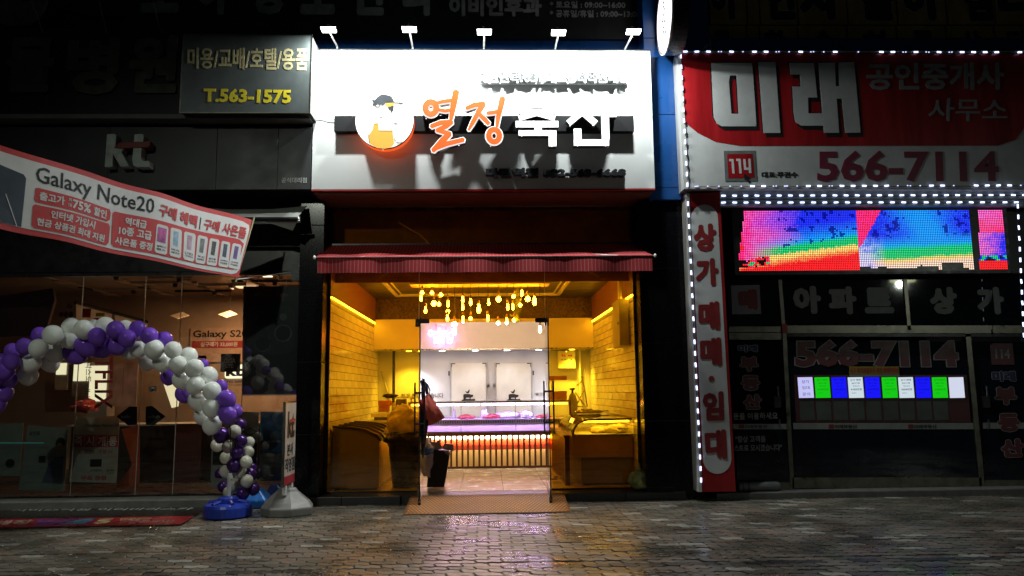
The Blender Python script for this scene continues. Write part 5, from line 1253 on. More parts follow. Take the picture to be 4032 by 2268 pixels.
def ripple(root, pl, Lb):
    for o in list(root.children):
        if o.name.startswith('end_pole'): continue
        bm = bmesh.new(); bm.from_mesh(o.data)
        bmesh.ops.triangulate(bm, faces=bm.faces)
        for it in range(7):
            lim = .5/(2**min(it, 3)) if it < 3 else .07
            ed = [e for e in bm.edges if e.calc_length() > lim]
            if not ed: continue
            bmesh.ops.subdivide_edges(bm, edges=ed, cuts=1)
            bmesh.ops.triangulate(bm, faces=[f for f in bm.faces if len(f.verts) > 3])
            if len(bm.faces) > 9000: break
        for v in bm.verts:
            q = v.co+Lb-pl.O; u_, v_, n_ = q.dot(pl.U), q.dot(pl.V), q.dot(pl.N)
            h = .016*math.sin(u_*5.2+v_*2.0)+.010*math.sin(u_*9.1-v_*3.3+1)+.012*noise.noise(Vector((u_*1.6, v_*1.6, 4)))
            v_ += -.022*math.cos(u_*.75)+.007*math.sin(u_*6.5)
            v.co = pl.O+pl.U*u_+pl.V*v_+pl.N*(n_*1.7+h*.62)-Lb
        bm.to_mesh(o.data); bm.free()
ripple(bn2, Bp, wloc(bn2))
# ------------------------------------------------------------------ balloon arch
ba = thing('balloon_arch', 'arch of white and purple balloons on a blue water-filled stand', 'balloon arch', GZ(0).W3(895, 2050))
def balmat(name, col, rough, metal=0, coat=0):
    m = M(name, col, rough, metal=metal, var=.05, coat=coat); b = m.node_tree.nodes['Principled BSDF']
    b.inputs['Subsurface Weight'].default_value = .0; return m
m_bw = balmat('white_balloon', (.82, .84, .80), .07); m_bp = balmat('purple_balloon', (.19, .075, .56), .07); m_bd = balmat('pearl_purple_balloon', (.09, .035, .20), .2, .55); m_bc = balmat('cream_balloon', (.62, .60, .50), .08)
def balm(m, name='balloon'):
    me = bpy.data.meshes.new(name); n_ = 20
    prof = []
    for i in range(13):
        a = math.pi*i/12; r = math.sin(a); z = -math.cos(a)
        if z < 0: z *= 1.10+.10*(1-r)
        prof.append((max(r, .002), z))
    mb = MB().lathe((0, 0, 0), prof, n_); mb.lathe((0, 0, -1.27), [(.06, 0), (.02, .05), (.04, .1)], 8)
    me.from_pydata([tuple(v) for v in mb.v], [], mb.f); me.materials.append(m); me.polygons.foreach_set('use_smooth', [True]*len(me.polygons)); return me
bme = {'W': balm(m_bw), 'P': balm(m_bp), 'D': balm(m_bd), 'C': balm(m_bc)}
kk = .737
BAL = [(282,160,52,'W',0),(380,118,48,'W',1),(448,130,50,'W',0),(500,112,34,'W',2),(563,112,48,'W',1),(670,118,38,'W',2),(618,133,47,'P',0),(518,168,47,'P',0),(680,178,45,'P',0),(735,130,45,'P',1),(798,165,45,'P',0),(878,185,42,'P',1),
 (210,158,40,'P',2),(365,178,50,'W',1),(205,230,48,'W',0),(298,250,55,'W',2),(130,220,42,'P',0),(65,245,40,'P',1),(62,300,42,'P',0),(8,300,40,'P',1),(168,310,50,'W',1),(265,305,50,'W',3),(150,375,50,'W',2),(400,255,60,'P',2),(460,215,58,'P',1),(555,225,55,'P',2),(620,215,50,'P',1),
 (705,245,45,'W',2),(740,235,42,'W',1),(823,235,50,'W',0),(790,300,48,'W',3),(925,240,45,'W',0),(865,305,48,'W',1),(1007,275,48,'W',1),(950,318,47,'W',0),(1040,337,48,'W',0),(1085,320,30,'P',2),(905,378,45,'P',3),(968,398,48,'W',1),(1045,428,47,'W',0),(1113,380,50,'W',1),(985,475,48,'P',3),
 (1180,435,35,'P',2),(1132,458,48,'W',0),(1055,510,50,'W',1),(1210,503,48,'P',0),(1130,547,49,'W',0),(1080,590,45,'W',2),(1215,583,48,'P',0),(1255,570,40,'P',1),(1132,638,50,'W',1),(40,400,50,'P',2),(15,470,52,'P',2),(30,350,45,'P',1),(-30,380,50,'P',1),(-40,450,50,'P',2),(-20,530,50,'P',2),
 (1285,640,32,'D',1),(1254,675,33,'C',0),(1185,695,40,'D',0),(1288,728,33,'D',0),(1332,733,28,'C',2),(1160,750,34,'C',2),(1220,755,33,'C',0),(1270,790,34,'D',0),(1328,783,28,'C',1),(1205,815,30,'C',2),(1315,838,32,'C',0),(1248,858,36,'D',0),(1205,890,32,'C',1),(1285,895,34,'C',1),(1342,905,32,'D',1),(1320,940,33,'C',0),(1253,960,36,'C',1),(1297,1005,34,'D',0),(1357,985,30,'D',1),(1220,1000,28,'C',2),(1175,900,26,'D',3),(1190,970,28,'D',3),(1345,870,26,'D',3)]
for x, y, r, c_, dl in BAL:
    px, py = x*kk, 1200+y*kk
    Y = -1.62+.16*dl+(.25*(1-px/900) if px < 900 and c_ in 'WP' else 0)*-1+(.57-.06*dl if c_ in 'DC' else 0)
    pl = WY(Y); p = pl.W3(px, py); rad = r*kk*(p-CAMP).dot(Fw)/FPX
    ex, ez = random.gauss(0, .35), random.gauss(0, .3)
    inst('balloon', bme[c_], ba, p, (ex, ez, random.uniform(0, 6.28)), (rad, rad, rad*1.02))
m_bb = M('blue_plastic', (.02, .05, .42), .35, var=.2)
bb = GZ(0).W3(893, 2048)
m_pole = M('white_pole', (.6, .6, .6), .4)
zz_ = lambda x, y, Y: WY(Y).W3(700+x*.4141, 1500+y*.4141)
bY = bb.y+.24
cxb = zz_(478, 1200, bY).x
build('base_tub', MB().lathe((cxb, bY, 0), [(.25, 0), (.275, .02), (.275, .12), (.262, .15), (.2, .165)], 28), m_bb, ba, smooth=False)
bv = build('base_hub', MB().lathe((cxb, bY, .15), [(.13, 0), (.12, .07), (.05, .09)], 8), m_bb, ba); bevel(bv, .008)
for a in range(6):
    t = a*math.pi/3; build('base_rib', MB().tube([(cxb+.1*math.cos(t), bY+.1*math.sin(t), .19), (cxb+.23*math.cos(t), bY+.23*math.sin(t), .165)], .022, 6), m_bb, ba)
pt = zz_(497, 880, bY)
build('pole', MB().tube([(cxb, bY, .2), (pt.x, bY, pt.z)], .026, 12), m_pole, ba)
build('pole_collar', MB().lathe((pt.x, bY, pt.z-.06), [(.033, 0), (.033, .035)], 12), m_pole, ba)
arch_line = [(pt.x, bY, pt.z), zz_(500, 500, -1.15), WY(-1.4).W3(900, 1600), WY(-1.5).W3(800, 1480), WY(-1.5).W3(640, 1370), WY(-1.5).W3(420, 1330), WY(-1.5).W3(200, 1360), WY(-1.6).W3(60, 1440), WY(-1.6).W3(-20, 1600)]
build('arch_wire', MB().tube(arch_line, .008, 6), m_black, ba)
b2 = thing('stand_base', 'brighter blue water-filled plastic stand behind the round blue tub', 'stand', zz_(720, 1230, -1.2))
gB = GZ(0).W3(990, 2005); bl2 = M('light_blue_plastic', (.03, .17, .55), .35)
gx_, gy_ = gB.x, gB.y+.18
bevel(build('block', MB().add([(gx_-.2, gy_-.16, 0), (gx_+.17, gy_-.16, 0), (gx_+.17, gy_+.2, 0), (gx_-.2, gy_+.2, 0), (gx_-.2, gy_-.16, .10), (gx_+.17, gy_-.16, .10), (gx_+.17, gy_+.2, .10), (gx_-.2, gy_+.2, .10), (gx_-.08, gy_-.06, .23), (gx_+.06, gy_-.06, .23), (gx_+.06, gy_+.1, .23), (gx_-.08, gy_+.1, .23)],
      [(0,3,2,1),(0,1,5,4),(1,2,6,5),(2,3,7,6),(3,0,4,7),(4,5,9,8),(5,6,10,9),(6,7,11,10),(7,4,8,11),(8,9,10,11)]), bl2, b2), .015)
b3 = thing('stand_base', 'dark navy plastic stand at the foot of the balloon column', 'stand', (gx_+.28, gy_+.3, 0))
bevel(build('block', MB().add([(gx_+.05, gy_+.21, 0), (gx_+.30, gy_+.21, 0), (gx_+.30, gy_+.5, 0), (gx_+.05, gy_+.5, 0), (gx_+.05, gy_+.21, .12), (gx_+.30, gy_+.21, .12), (gx_+.28, gy_+.5, .12), (gx_+.05, gy_+.5, .12), (gx_+.1, gy_+.28, .25), (gx_+.2, gy_+.28, .25), (gx_+.2, gy_+.4, .25), (gx_+.1, gy_+.4, .25)],
      [(0,3,2,1),(0,1,5,4),(1,2,6,5),(2,3,7,6),(3,0,4,7),(4,5,9,8),(5,6,10,9),(6,7,11,10),(7,4,8,11),(8,9,10,11)]), M('navy_plastic', (.01, .03, .12), .35), b3), .015)
# standing kt sign
xs_ = -2.47
Ps = Plane((xs_, 0, 0), (0, 1, 0), (0, 0, 1), (1, 0, 0))
yn, yf = -1.36, -.70
zb0, zt0 = .40, 1.42
zt0 = Ps.px(1122, 1580)[1]
kb = thing('standing_sign', 'narrow white standing sign with red foot band on a grey plastic base', 'standing sign', (xs_, -1.02, 0))
def dY(px):
    # depth on the sign plane for a pixel column
    return Ps.px(px, 1750)[0]
xs_2 = xs_
import itertools
# the board is turned a little towards the camera
pn = WY(-1.33).W3(1120, 1750); pf_ = WY(-.80).W3(1163, 1750)
Us = Vector((pf_.x-pn.x, pf_.y-pn.y, 0)).normalized(); Ns = Vector((Us.y, -Us.x, 0))
Sp = Plane((pn.x, pn.y, 0), Us, (0, 0, 1), Ns); Lw = (Vector((pf_.x-pn.x, pf_.y-pn.y, 0))).length
zbm, ztm = WY(-1.33).px(1118, 1921)[1], WY(-1.33).px(1122, 1581)[1]
bevel(build('board', MB().pbox(Sp, 0, zbm, Lw, ztm, -.03, 0), m_alu, kb), .004)
build('white_face', MB().pbox(Sp, .02, zbm+.02, Lw-.02, ztm-.02, .0005, .003), M('sign_cream', (.55, .50, .46), .5), kb)
build('red_band', MB().pbox(Sp, .02, zbm+.02, Lw-.02, zbm+.12, .0035, .005), m_txr, kb)
hh = ztm-zbm
def st_text(s, u0, u1, v0, v1, m, b_=.03):
    vs, fs = tmesh(s, b_); x0 = min(v.x for v in vs); x1 = max(v.x for v in vs); y0 = min(v.y for v in vs); y1 = max(v.y for v in vs)
    build('lettering', MB().add([Sp.P(u0+(v.x-x0)/(x1-x0)*(u1-u0), v0+(v.y-y0)/(y1-y0)*(v1-v0), .004+(v.z+.5)*.002) for v in vs], fs), m, kb, fixn=False)
st_text("kt", Lw*.2, Lw*.85, zbm+hh*.56, zbm+hh*.88, m_ink, .05); build('red_stroke', MB().pbox(Sp, Lw*.42, zbm+hh*.745, Lw*.88, zbm+hh*.785, .0065, .008), m_txr, kb)
st_text("본사", Lw*.22, Lw*.75, zbm+hh*.35, zbm+hh*.50, m_ink); st_text("직영점", Lw*.08, Lw*.92, zbm+hh*.16, zbm+hh*.33, m_ink)
cS = Sp.P(Lw/2, 0, -.015)
m_base = M('grey_plastic_base', (.24, .23, .22), .4, var=.3)
bsx, bsy = cS.x, cS.y
ringz = [(0, .30, .30), (.09, .31, .31), (.15, .27, .25), (.27, .13, .10), (.31, .10, .08)]
vs, fs = [], []
for z, rx, ry in ringz:
    for k in range(8):
        t = 2*math.pi*(k+.5)/8; vs.append((bsx+rx*math.cos(t)*(1.15 if k % 2 else 1), bsy+ry*math.sin(t), z))
for i in range(len(ringz)-1):
    for k in range(8): fs.append((i*8+k, i*8+(k+1) % 8, (i+1)*8+(k+1) % 8, (i+1)*8+k))
fs += [tuple(range(8))[::-1], tuple(range(32, 40))]
bevel(build('base', MB().add(vs, fs), m_base, kb), .012)
for u in (.22, .78): p = Sp.P(Lw*u, 0, -.015); build('post', MB().tube([(p.x, p.y, .24), (p.x, p.y, zbm+.01)], .028, 10), m_plastw, kb)
# printed mat on the ground at left
PGm = GZ(.006)
mt_ = thing('printed_mat', 'flat dark and red printed floor mat in front of the phone shop', 'floor mat', GZ(0).W3(350, 2040))
build('mat_sheet', MB().pxpoly(GZ(.008), [(-160, 1999), (815, 1998), (715, 2067), (-160, 2085)], -.006, 0), M('mat_black', (.02, .014, .012), .22, var=.3), mt_)
build('red_field', MB().pxpoly(GZ(.010), [(-160, 2046), (765, 2032), (712, 2064), (-160, 2080)], 0, .001), M('mat_red', (.40, .015, .03), .3, var=.3), mt_)
build('pink_field', MB().pxpoly(GZ(.012), [(150, 2045), (385, 2041), (340, 2066), (130, 2072)], 0, .001), M('mat_violet', (.25, .06, .28), .3), mt_)
build('blue_field', MB().pxpoly(GZ(.014), [(320, 2044), (375, 2041), (330, 2062), (235, 2065)], 0, .001), M('mat_sky', (.12, .3, .45), .3), mt_)
text(mt_, "5", GZ(.012), [(385, 2044), (455, 2041), (425, 2061), (365, 2063)], 0, .001, m_gold, .05); text(mt_, "반값할인", GZ(.012), [(480, 2041), (600, 2038), (580, 2049), (468, 2050)], 0, .001, m_gold, .02)
text(mt_, "구입하세요!", GZ(.012), [(470, 2052), (690, 2046), (675, 2057), (450, 2061)], 0, .001, M('mat_pink', (.6, .3, .4), .4), .01)
text(mt_, "서비스직원 이리바라스카", GZ(.010), [(60, 2003), (770, 1998), (750, 2007), (40, 2013)], 0, .001, m_grey, .01)
text(mt_, "폰매장", GZ(.012), [(-100, 2052), (140, 2046), (115, 2066), (-120, 2070)], 0, .001, M('mat_tan', (.4, .3, .22), .4), .03)

# ================================================================== estate office (right)
m_wf = M('worn_white_frame', (.50, .50, .48), .45, var=.3, streak=True)
m_led = E('led_diode', (.60, .68, 1), 3.0); m_ledd = E('led_diode_weak', (.55, .60, 1), 1.8); m_mod = M('led_module_base', (.5, .5, .55), .4)
def ledmesh(vert, kind):
    mb = MB(); L_, H_ = (.030, .0065)
    if vert: mb.box(-H_, -.004, -L_, H_, 0, L_)
    else: mb.box(-L_, -.004, -H_, L_, 0, H_)
    mb.m = 1
    for k in {'full': (-1, 0, 1), 'two': (-1, 1), 'one': (0,), 'weak': (-1, 0, 1)}[kind]:
        c_ = k*.019; r = .0100 if kind in ('full',) else .0065
        x, z = (0, c_) if vert else (c_, 0)
        mb.box(x-r, -.012, z-r, x+r, -.0045, z+r)
    me = bpy.data.meshes.new('led_module'); me.from_pydata([tuple(v) for v in mb.v], [], mb.f); me.materials.append(m_mod); me.materials.append(m_led if kind in ('full',) else m_ledd)
    me.polygons.foreach_set('material_index', mb.mi); return me
LM = {(v, k): ledmesh(v, k) for v in (False, True) for k in ('full', 'two', 'one', 'weak')}
def ledrow(pl, p0, p1, n, lab, pat=None, vert=False, jit=0):
    t_ = thing('led_light_string', lab, 'light string', pl.W3(*p0), 'white led strings framing the estate office')
    for i in range(n):
        k = pat[i % len(pat)] if pat else 'F'
        if k == '.': continue
        f = i/(n-1); q_ = (p0[0]*(1-f)+p1[0]*f+random.uniform(-jit, jit), p0[1]*(1-f)+p1[1]*f+random.uniform(-jit, jit)*.3)
        inst('led_module', LM[(vert, {'F': 'full', 't': 'two', 'o': 'one', 'w': 'weak'}[k])], t_, pl.W3(*q_), (0, random.uniform(-.08, .08), 0))
    build('wire', MB().tube([pl.W3(*p0, -.012), pl.W3((p0[0]+p1[0])/2, (p0[1]+p1[1])/2+2, -.012), pl.W3(*p1, -.012)], .004, 5), m_cord, t_)
    return t_
YS = -.70
PR = WY(YS)
er = thing('shop_sign', 'large red and white estate office sign with big white characters', 'shop sign', PR.W3(3300, 720))
zb1 = lambda x, y: (2540+x*.5792, y*.5792)
m_rs = M('red_sign_sheet', (.36, .010, .014), .35, var=.45, scale=1.5, streak=True); m_ws = M('white_sign_sheet2', (.54, .56, .56), .35, var=.2, scale=2)
m_drk = M('black_sign_area', (.03, .012, .014), .4)
XRR = 4500
build('sign_sheet', MB().pxpoly(PR, [zb1(238, 360), (XRR, 206), (XRR, 742), zb1(296, 1272)], -.03, 0), m_ws, er)
red = [zb1(240, 364), (XRR, 212), (XRR, 480), zb1(2576, 870), zb1(2520, 950), zb1(2400, 990), zb1(650, 992), zb1(480, 965), zb1(360, 905), zb1(272, 835)]
build('red_field', MB().pxpoly(PR, red, .001, .003), m_rs, er)
build('sign_case', MB().pxpoly(WY(YS+.03), [zb1(242, 366), (XRR, 210), (XRR, 738), zb1(298, 1268)], -.5, -.001), m_black, er)
def lets(polys, off=.006, d=.03, m=m_ws):
    # shadow copy then white letter
    sh_ = MB(); lt_ = MB()
    kk_ = 0
    for p in polys:
        sh_.pxpoly(PR, [zb1(x+12*(.3), y) if False else zb1(x-8, y-6) for x, y in p], off-.003+kk_*.0002, off+kk_*.0002)
        sh_.pxpoly(PR, [zb1(x+18, y+26) for x, y in p], off-.003+kk_*.0002, off+.0002+kk_*.0002)
        lt_.pxpoly(PR, p and [zb1(x, y) for x, y in p], off+.002, off+.006+kk_*.0003); kk_ += 1
    o = build('letter', lt_, m, er); build('letter_shadow', sh_, m_bk, o)
lets([[(448,430),(724,430),(733,515),(575,515),(568,560),(585,775),(632,775),(636,775),(755,860),(520,860),(485,840),(465,800)], [(612,515),(733,515),(755,860),(636,775)][0:0] or [(733,514),(755,858),(634,776),(620,514)]])
lets([[(768,424),(884,424),(918,905),(803,906)]])
lets([[(980,430),(1145,430),(1168,665),(1105,665),(1108,772),(1200,772),(1212,856),(1060,856),(1020,830),(1008,760),(1000,590),(1055,590),(1052,508),(985,508)],
      [(1176,430),(1288,428),(1294,588),(1318,588),(1312,428),(1418,424),(1462,903),(1358,905),(1336,672),(1300,672),(1316,905),(1214,905)]])
text(er, "공인중개사", PR, [zb1(1500, 430), zb1(2435, 425), zb1(2440, 612), zb1(1506, 615)], .006, .009, M('dim_sign_letter', (.30, .30, .32), .5), .03)
text(er, "사무소", PR, [zb1(1930, 668), zb1(2455, 672), zb1(2462, 825), zb1(1920, 825)], .006, .009, bpy.data.materials['dim_sign_letter'], .01)
q4 = [zb1(534, 1026), zb1(748, 1024), zb1(762, 1232), zb1(545, 1234)]
build('badge_plate', MB().pxpoly(PR, q4, .001, .004), M('badge_grey', (.14, .16, .16), .4), er)
build('badge_red', MB().pxpoly(PR, [zb1(556, 1048), zb1(730, 1046), zb1(742, 1208), zb1(566, 1212)], .005, .006), m_rs, er)
for p in ([(570,1082),(600,1082),(608,1180),(592,1180),(586,1098),(572,1098)], [(618,1080),(648,1080),(656,1180),(640,1180),(634,1096),(620,1096)], [(666,1082),(682,1082),(686,1140),(704,1140),(700,1080),(716,1080),(722,1178),(706,1178),(704,1156),(672,1156)]):
    build('digit', MB().pxpoly(PR, [zb1(*a) for a in p], .007, .008), m_ws, er)
build('arrow', MB().pxpoly(PR, [zb1(668,1178), zb1(712,1208), zb1(700,1212), zb1(718,1248), zb1(706,1252), zb1(690,1218), zb1(676,1228)], .009, .010), m_bk, er)
text(er, "대표:주권수", PR, [zb1(790, 1168), zb1(1035, 1168), zb1(1038, 1208), zb1(792, 1208)], .001, .004, m_ink, .03)
text(er, "566-7114", PR, [zb1(1168, 1024), zb1(2398, 1024), zb1(2408, 1236), zb1(1170, 1238)], .001, .004, M('plum_vinyl', (.20, .02, .05), .4), .03)
# white frame edges
build('frame_bar', MB().pxpoly(PR, [zb1(218, 355), zb1(240, 352), zb1(300, 1275), zb1(262, 1278)], -.5, .012), m_wf, er)
build('frame_bar', MB().pxpoly(PR, [zb1(218, 350), (XRR, 202), (XRR, 207), zb1(218, 358)], -.5, .014), m_wf, er)
build('frame_bar', MB().pxpoly(PR, [zb1(262, 1273), (XRR, 742), (XRR, 750), zb1(262, 1285)], -.5, .014), m_wf, er)
PRl = WY(YS-.02)
ledrow(PRl, (2698, 204), (4150, 207), 33, 'uneven white led string along the top of the red estate sign', 'FFFtFoFFtoFto F.o.FFtFtFtFFFF.FFF'.replace(' ', ''))
ledrow(PRl, (2742, 734), (4150, 730), 33, 'patchy white led string along the bottom of the red estate sign', 'wooooFFtwoFFtFFFFFotoFFo.FFFFoFFF')
ledrow(PRl, (2680, 222), (2706, 728), 13, 'short vertical led string on the left edge of the red estate sign', 'F', True)
# soffit under the sign with mirrored rows
sfz = PR.px(3300, 742)[1]
pu = thing('fascia', 'pale blue lit band under the red estate sign', 'fascia', PR.W3(3400, 780))
m_ub = M('pale_fascia', (.45, .52, .60), .3, var=.2)
build('band', MB().pxpoly(WY(-.60), [(2835, 752), (XRR, 752), (XRR, 812), (2835, 812)], -.1, 0), m_ub, pu)
build('rail', MB().pxpoly(WY(-.60), [(2835, 783), (XRR, 783), (XRR, 787), (2835, 787)], 0, .02), m_alu, pu)
PL2 = WY(-.62)
ledrow(PL2, (2848, 771), (4120, 768), 30, 'upper of the two close led rows under the red sign', 'F')
ledrow(PL2, (2848, 798), (4000, 797), 27, 'lower of the two close led rows just above the colour screen', 'F')
ledrow(PL2, (4006, 812), (4030, 1320), 13, 'vertical led string right of the colour screen', 'F', True)
# column sign
YC = -.62
PCn = WY(YC)
cs = thing('column_sign', 'tall narrow red and white sign with red characters stacked vertically', 'sign', PCn.W3(2800, 1940))
build('red_sheet', MB().pxpoly(PCn, [(2716, 762), (2834, 757), (2897, 1935), (2765, 1937)], -.03, 0), m_rs, cs)
build('side_case', MB().pxpoly(PCn, [(2700, 760), (2714, 760), (2764, 1937), (2750, 1937)], -.35, .006), m_wf, cs)
build('sign_case', MB().pxpoly(WY(YC+.03), [(2716, 764), (2834, 760), (2896, 1932), (2766, 1935)], -.30, -.001), m_black, cs)
wpts = []
for k in range(13): a = math.pi*k/12; wpts.append((2773.5+53*math.cos(a), 858-52*math.sin(a)))
for k in range(13): a = math.pi*k/12; wpts.append((2824-56*math.cos(a), 1806+60*math.sin(a)))
build('white_field', MB().pxpoly(PCn, wpts, .001, .003), m_ws, cs)
m_vr = M('dark_red_vinyl', (.22, .015, .018), .45)
for s_, qd in (("상", [(2727,880),(2818,880),(2822,990),(2734,990)]), ("가", [(2738,1018),(2826,1016),(2832,1126),(2740,1126)]), ("매", [(2748,1188),(2830,1186),(2836,1298),(2752,1300)]), ("매", [(2755,1330),(2838,1328),(2844,1440),(2758,1442)]),
               ("임", [(2764,1542),(2848,1540),(2852,1656),(2768,1658)]), ("대", [(2772,1692),(2858,1690),(2864,1808),(2780,1810)])):
    text(cs, s_, PCn, qd, .004, .007, m_vr, .06, name='letter')
build('dot', MB().disc(PCn, *PCn.px(2801, 1491), .038, .038, .004, .007, 16), m_vr, cs)
ledrow(WY(YC-.02), (2708, 802), (2760, 1890), 25, 'long vertical led string down the left edge of the column sign', 'F', True)
# led screen
YL = -.52
PLs = WY(YL)
sc = thing('led_screen', 'wide led screen showing bright rainbow colours under the led rows', 'led screen', PLs.W3(3430, 1070))
s0, s1, s2, s3 = rect(PLs, 2905, 828, 3958, 1064)
build('screen_case', MB().box(s0-.06, YL+.006, s1-.05, s2+.06, YL+.12, s3+.05), m_black, sc)
build('screen_back', MB().box(s0-.02, YL+.002, s1-.02, s2+.02, YL+.005, s3+.02), m_blacksat, sc)
NX, NZ = 150, 34
def scol(u, v):
    n_ = noise.noise(Vector((u*9, v*3.5, 1))); n2 = noise.noise(Vector((u*38, v*11, 5))); n3 = random.gauss(0, .5)
    def mix(a, b, t): t = max(0, min(1, t)); return tuple(a[i]*(1-t)+b[i]*t for i in range(3))
    K = (0, 0, 0); RED = (1, .015, .02); MAG = (1, .03, .28); PNK = (.80, .14, .55); BLU = (.015, .03, .95); CY = (.01, .30, .95); GRN = (.01, .55, .16); YEL = (1, .62, .16); WHT = (.6, .55, .9); DKB = (.0, .0, .25); LAV = (.40, .22, .9)
    def ramp(t, st):
        for (a, ca), (b_, cb_) in zip(st[:-1], st[1:]):
            if t < b_: return mix(ca, cb_, (t-a)/(b_-a))
        return st[-1][1]
    if u < .447:
        x = u/.447
        if v < .8 and u < .03*(.8-v)/.8: return K
        s_ = (.90-.27*x+.02*n_)-v+.02*n3
        if x < .25 and abs(s_) < .06: return GRN if n2 > .15 else (K if n2 < -.05 else mix(RED, MAG, n3))
        base = ramp(s_, [(-9, RED), (-.10, RED), (-.03, mix(YEL, RED, .5)), (0, YEL), (.05, YEL), (.08, GRN), (.17, GRN), (.26, CY), (.36, mix(CY, BLU, .6)), (.5, BLU), (.8, BLU)])
        m_ = max(0, min(1, 1.32-x*2.6-.4*(v-.3)+n_*.5+n3*.14))
        if s_ > .06:
            pk = mix(mix(MAG, RED, 1-x*14), PNK, .35+.5*n2+.35*n3) if x > .05 else mix(RED, MAG, .4+n2)
            base = mix(base, mix(pk, LAV, x*1.1-.1), m_)
        if n2+.25*n3 > .32 and s_ > .2 and x > .35: base = mix(base, DKB, .85)
        return base
    if u < .875:
        x = (u-.447)/.428
        if x < .22-.33*v and v < .62: return mix(MAG, RED, .35+.4*n3)
        lim = .985-(.05 if .5 < x < .68 else 0)-(.10 if .68 < x < .9 else 0)-.03*max(0, n2)
        if v > .94 and (x < .09 or .16 < x < .24): return K
        if v > lim and not (.69 < x < .72 or x > .95): return K
        s_ = (.88-.10*x+.02*n_)-v+.015*n3
        cyb = math.exp(-((x-.60-.15*(v-.3))/.22)**2)
        B2 = mix(BLU, CY, cyb*1.1+.25*n_+.15*n3)
        if n2+.25*n3 > .28 and cyb < .6: B2 = mix(B2, DKB, .85)
        base = ramp(s_, [(-9, YEL), (-.04, mix(YEL, WHT, .4)), (0, YEL), (.05, GRN), (.17, GRN), (.27, CY), (.42, B2), (9, B2)])
        wk = max(0, min(1, (.24-x)/.16))*max(0, min(1, (v-.4)/.25))
        base = mix(base, mix(WHT, BLU, .35-(v-.6)*1.5+n2+.3*n3), wk*.85)
        return base
    if u < .888: return K
    x = (u-.895)/.105
    if x < .14*(1-v*1.15): return K
    if v > .86: return RED
    if v > .76: return GRN if n2 > .15 else (K if n2 < -.05 else BLU)
    if v > .38: return mix(PNK, BLU, x*1.1-.1+n2*.5+n3*.2)
    if v > .14: return mix(mix(RED, MAG, .3+n2+n3*.3), PNK, max(0, n_+.3))
    return mix(PNK, MAG, .5*x+.3*n3)
vs, fs, cols = [], [], []
dx_, dz_ = (s2-s0)/NX, (s3-s1)/NZ
for j in range(NZ):
    for i in range(NX):
        c_ = scol((i+.5)/NX, (j+.5)/NZ)
        if sum(c_) < .02: continue
        x = s0+(i+.5)*dx_; z = s3-(j+.5)*dz_; n_ = len(vs); a, b = dx_*.35, dz_*.35
        vs += [(x-a, YL, z-b), (x+a, YL, z-b), (x+a, YL, z+b), (x-a, YL, z+b)]; fs.append((n_, n_+1, n_+2, n_+3)); cols += [(*c_, 1)]*4
Ls = wloc(sc)
me = bpy.data.meshes.new('led_pixels'); me.from_pydata([tuple(Vector(v)-Ls) for v in vs], [], fs)
ca = me.color_attributes.new('pix', 'FLOAT_COLOR', 'POINT'); ca.data.foreach_set('color', [c for q_ in cols for c in q_])
m_pix, t, b = nt('led_pixel_glow'); N = t.nodes; N.remove(b); at_ = N.new('ShaderNodeAttribute'); at_.attribute_name = 'pix'; em = N.new('ShaderNodeEmission'); em.inputs[1].default_value = 1.9
t.links.new(at_.outputs['Color'], em.inputs[0]); t.links.new(em.outputs[0], N['Material Output'].inputs[0]); me.materials.append(m_pix)
lp_ = link('led_pixels', me, sc); lp_['kind'] = 'stuff'
# office front
YO = -.22
PO = WY(YO)
of = thing('office_front', 'dark glazed office front with aluminium frames and faded lettering', 'shop window', PO.W3(3450, 1940))
zo0, zo1 = .085, PO.px(3450, 1085)[1]
m_navy2 = M('dark_vinyl_panel', (.012, .014, .022), .035, var=.2, rv=.01)
def opane(x0, y0, x1, y1, m=m_dglass, n='glass_pane'): return build(n, MB().pxpoly(PO, [(x0[0], y0), (x1[0], y0), (x1[1], y1), (x0[1], y1)], -.01, 0), m, of)
V0, V1, V2, V3 = (2862, 2905), (3068, 3118), (3815, 3868), (4200, 4300)
vx = lambda V_, y: V_[0]+(V_[1]-V_[0])*(y-1085)/(1930-1085)
def bar(x0, y0, x1, y1, w_=None, m=m_alu, o0=-.06, o1=.02, n='frame_bar', par=None):
    if w_: # vertical bar
        return build(n, MB().pxpoly(PO, [(x0-w_/2, y0), (x0+w_/2, y0), (x1+w_/2, y1), (x1-w_/2, y1)], o0, o1), m, par or of)
    return build(n, MB().pxpoly(PO, [(x0, y0), (x1, y0), (x1, y1), (x0, y1)], o0, o1), m, par or of)
PV = lambda V_, y: vx(V_, y)
for (A_, B_) in ((V0, V1), (V1, V2), (V2, V3)):
    build('glass_pane', MB().pxpoly(PO, [(PV(A_, 1085), 1085), (PV(B_, 1085), 1085), (PV(B_, 1285), 1285), (PV(A_, 1285), 1285)], -.01, 0), m_navy2, of)
    build('glass_pane', MB().pxpoly(PO, [(PV(A_, 1345), 1345), (PV(B_, 1345), 1345), (PV(B_, 1668), 1668), (PV(A_, 1668), 1668)], -.01, 0), m_dglass if A_ is V0 else m_navy2, of)
    build('lower_panel', MB().pxpoly(PO, [(PV(A_, 1668), 1668), (PV(B_, 1668), 1668), (PV(B_, 1925), 1925), (PV(A_, 1925), 1925)], -.01, .002), m_navy2, of)
struct('office_floor', MB().box(2.9, -.1, -.02, 9, 3, .085), m_granite2)
struct('office_wall', MB().box(2.9, 2.0, .0, 9, 2.1, 3.2), M('dark_office_wall', (.04, .04, .045), .6))
struct('office_ceiling', MB().box(2.9, -.15, 3.0, 9, 2.1, 3.05), M('dark_office_ceiling', (.04, .04, .045), .6))
bar(3068, 1085, 3085, 1300, 14); bar(3560, 1085, 3578, 1300, 14)
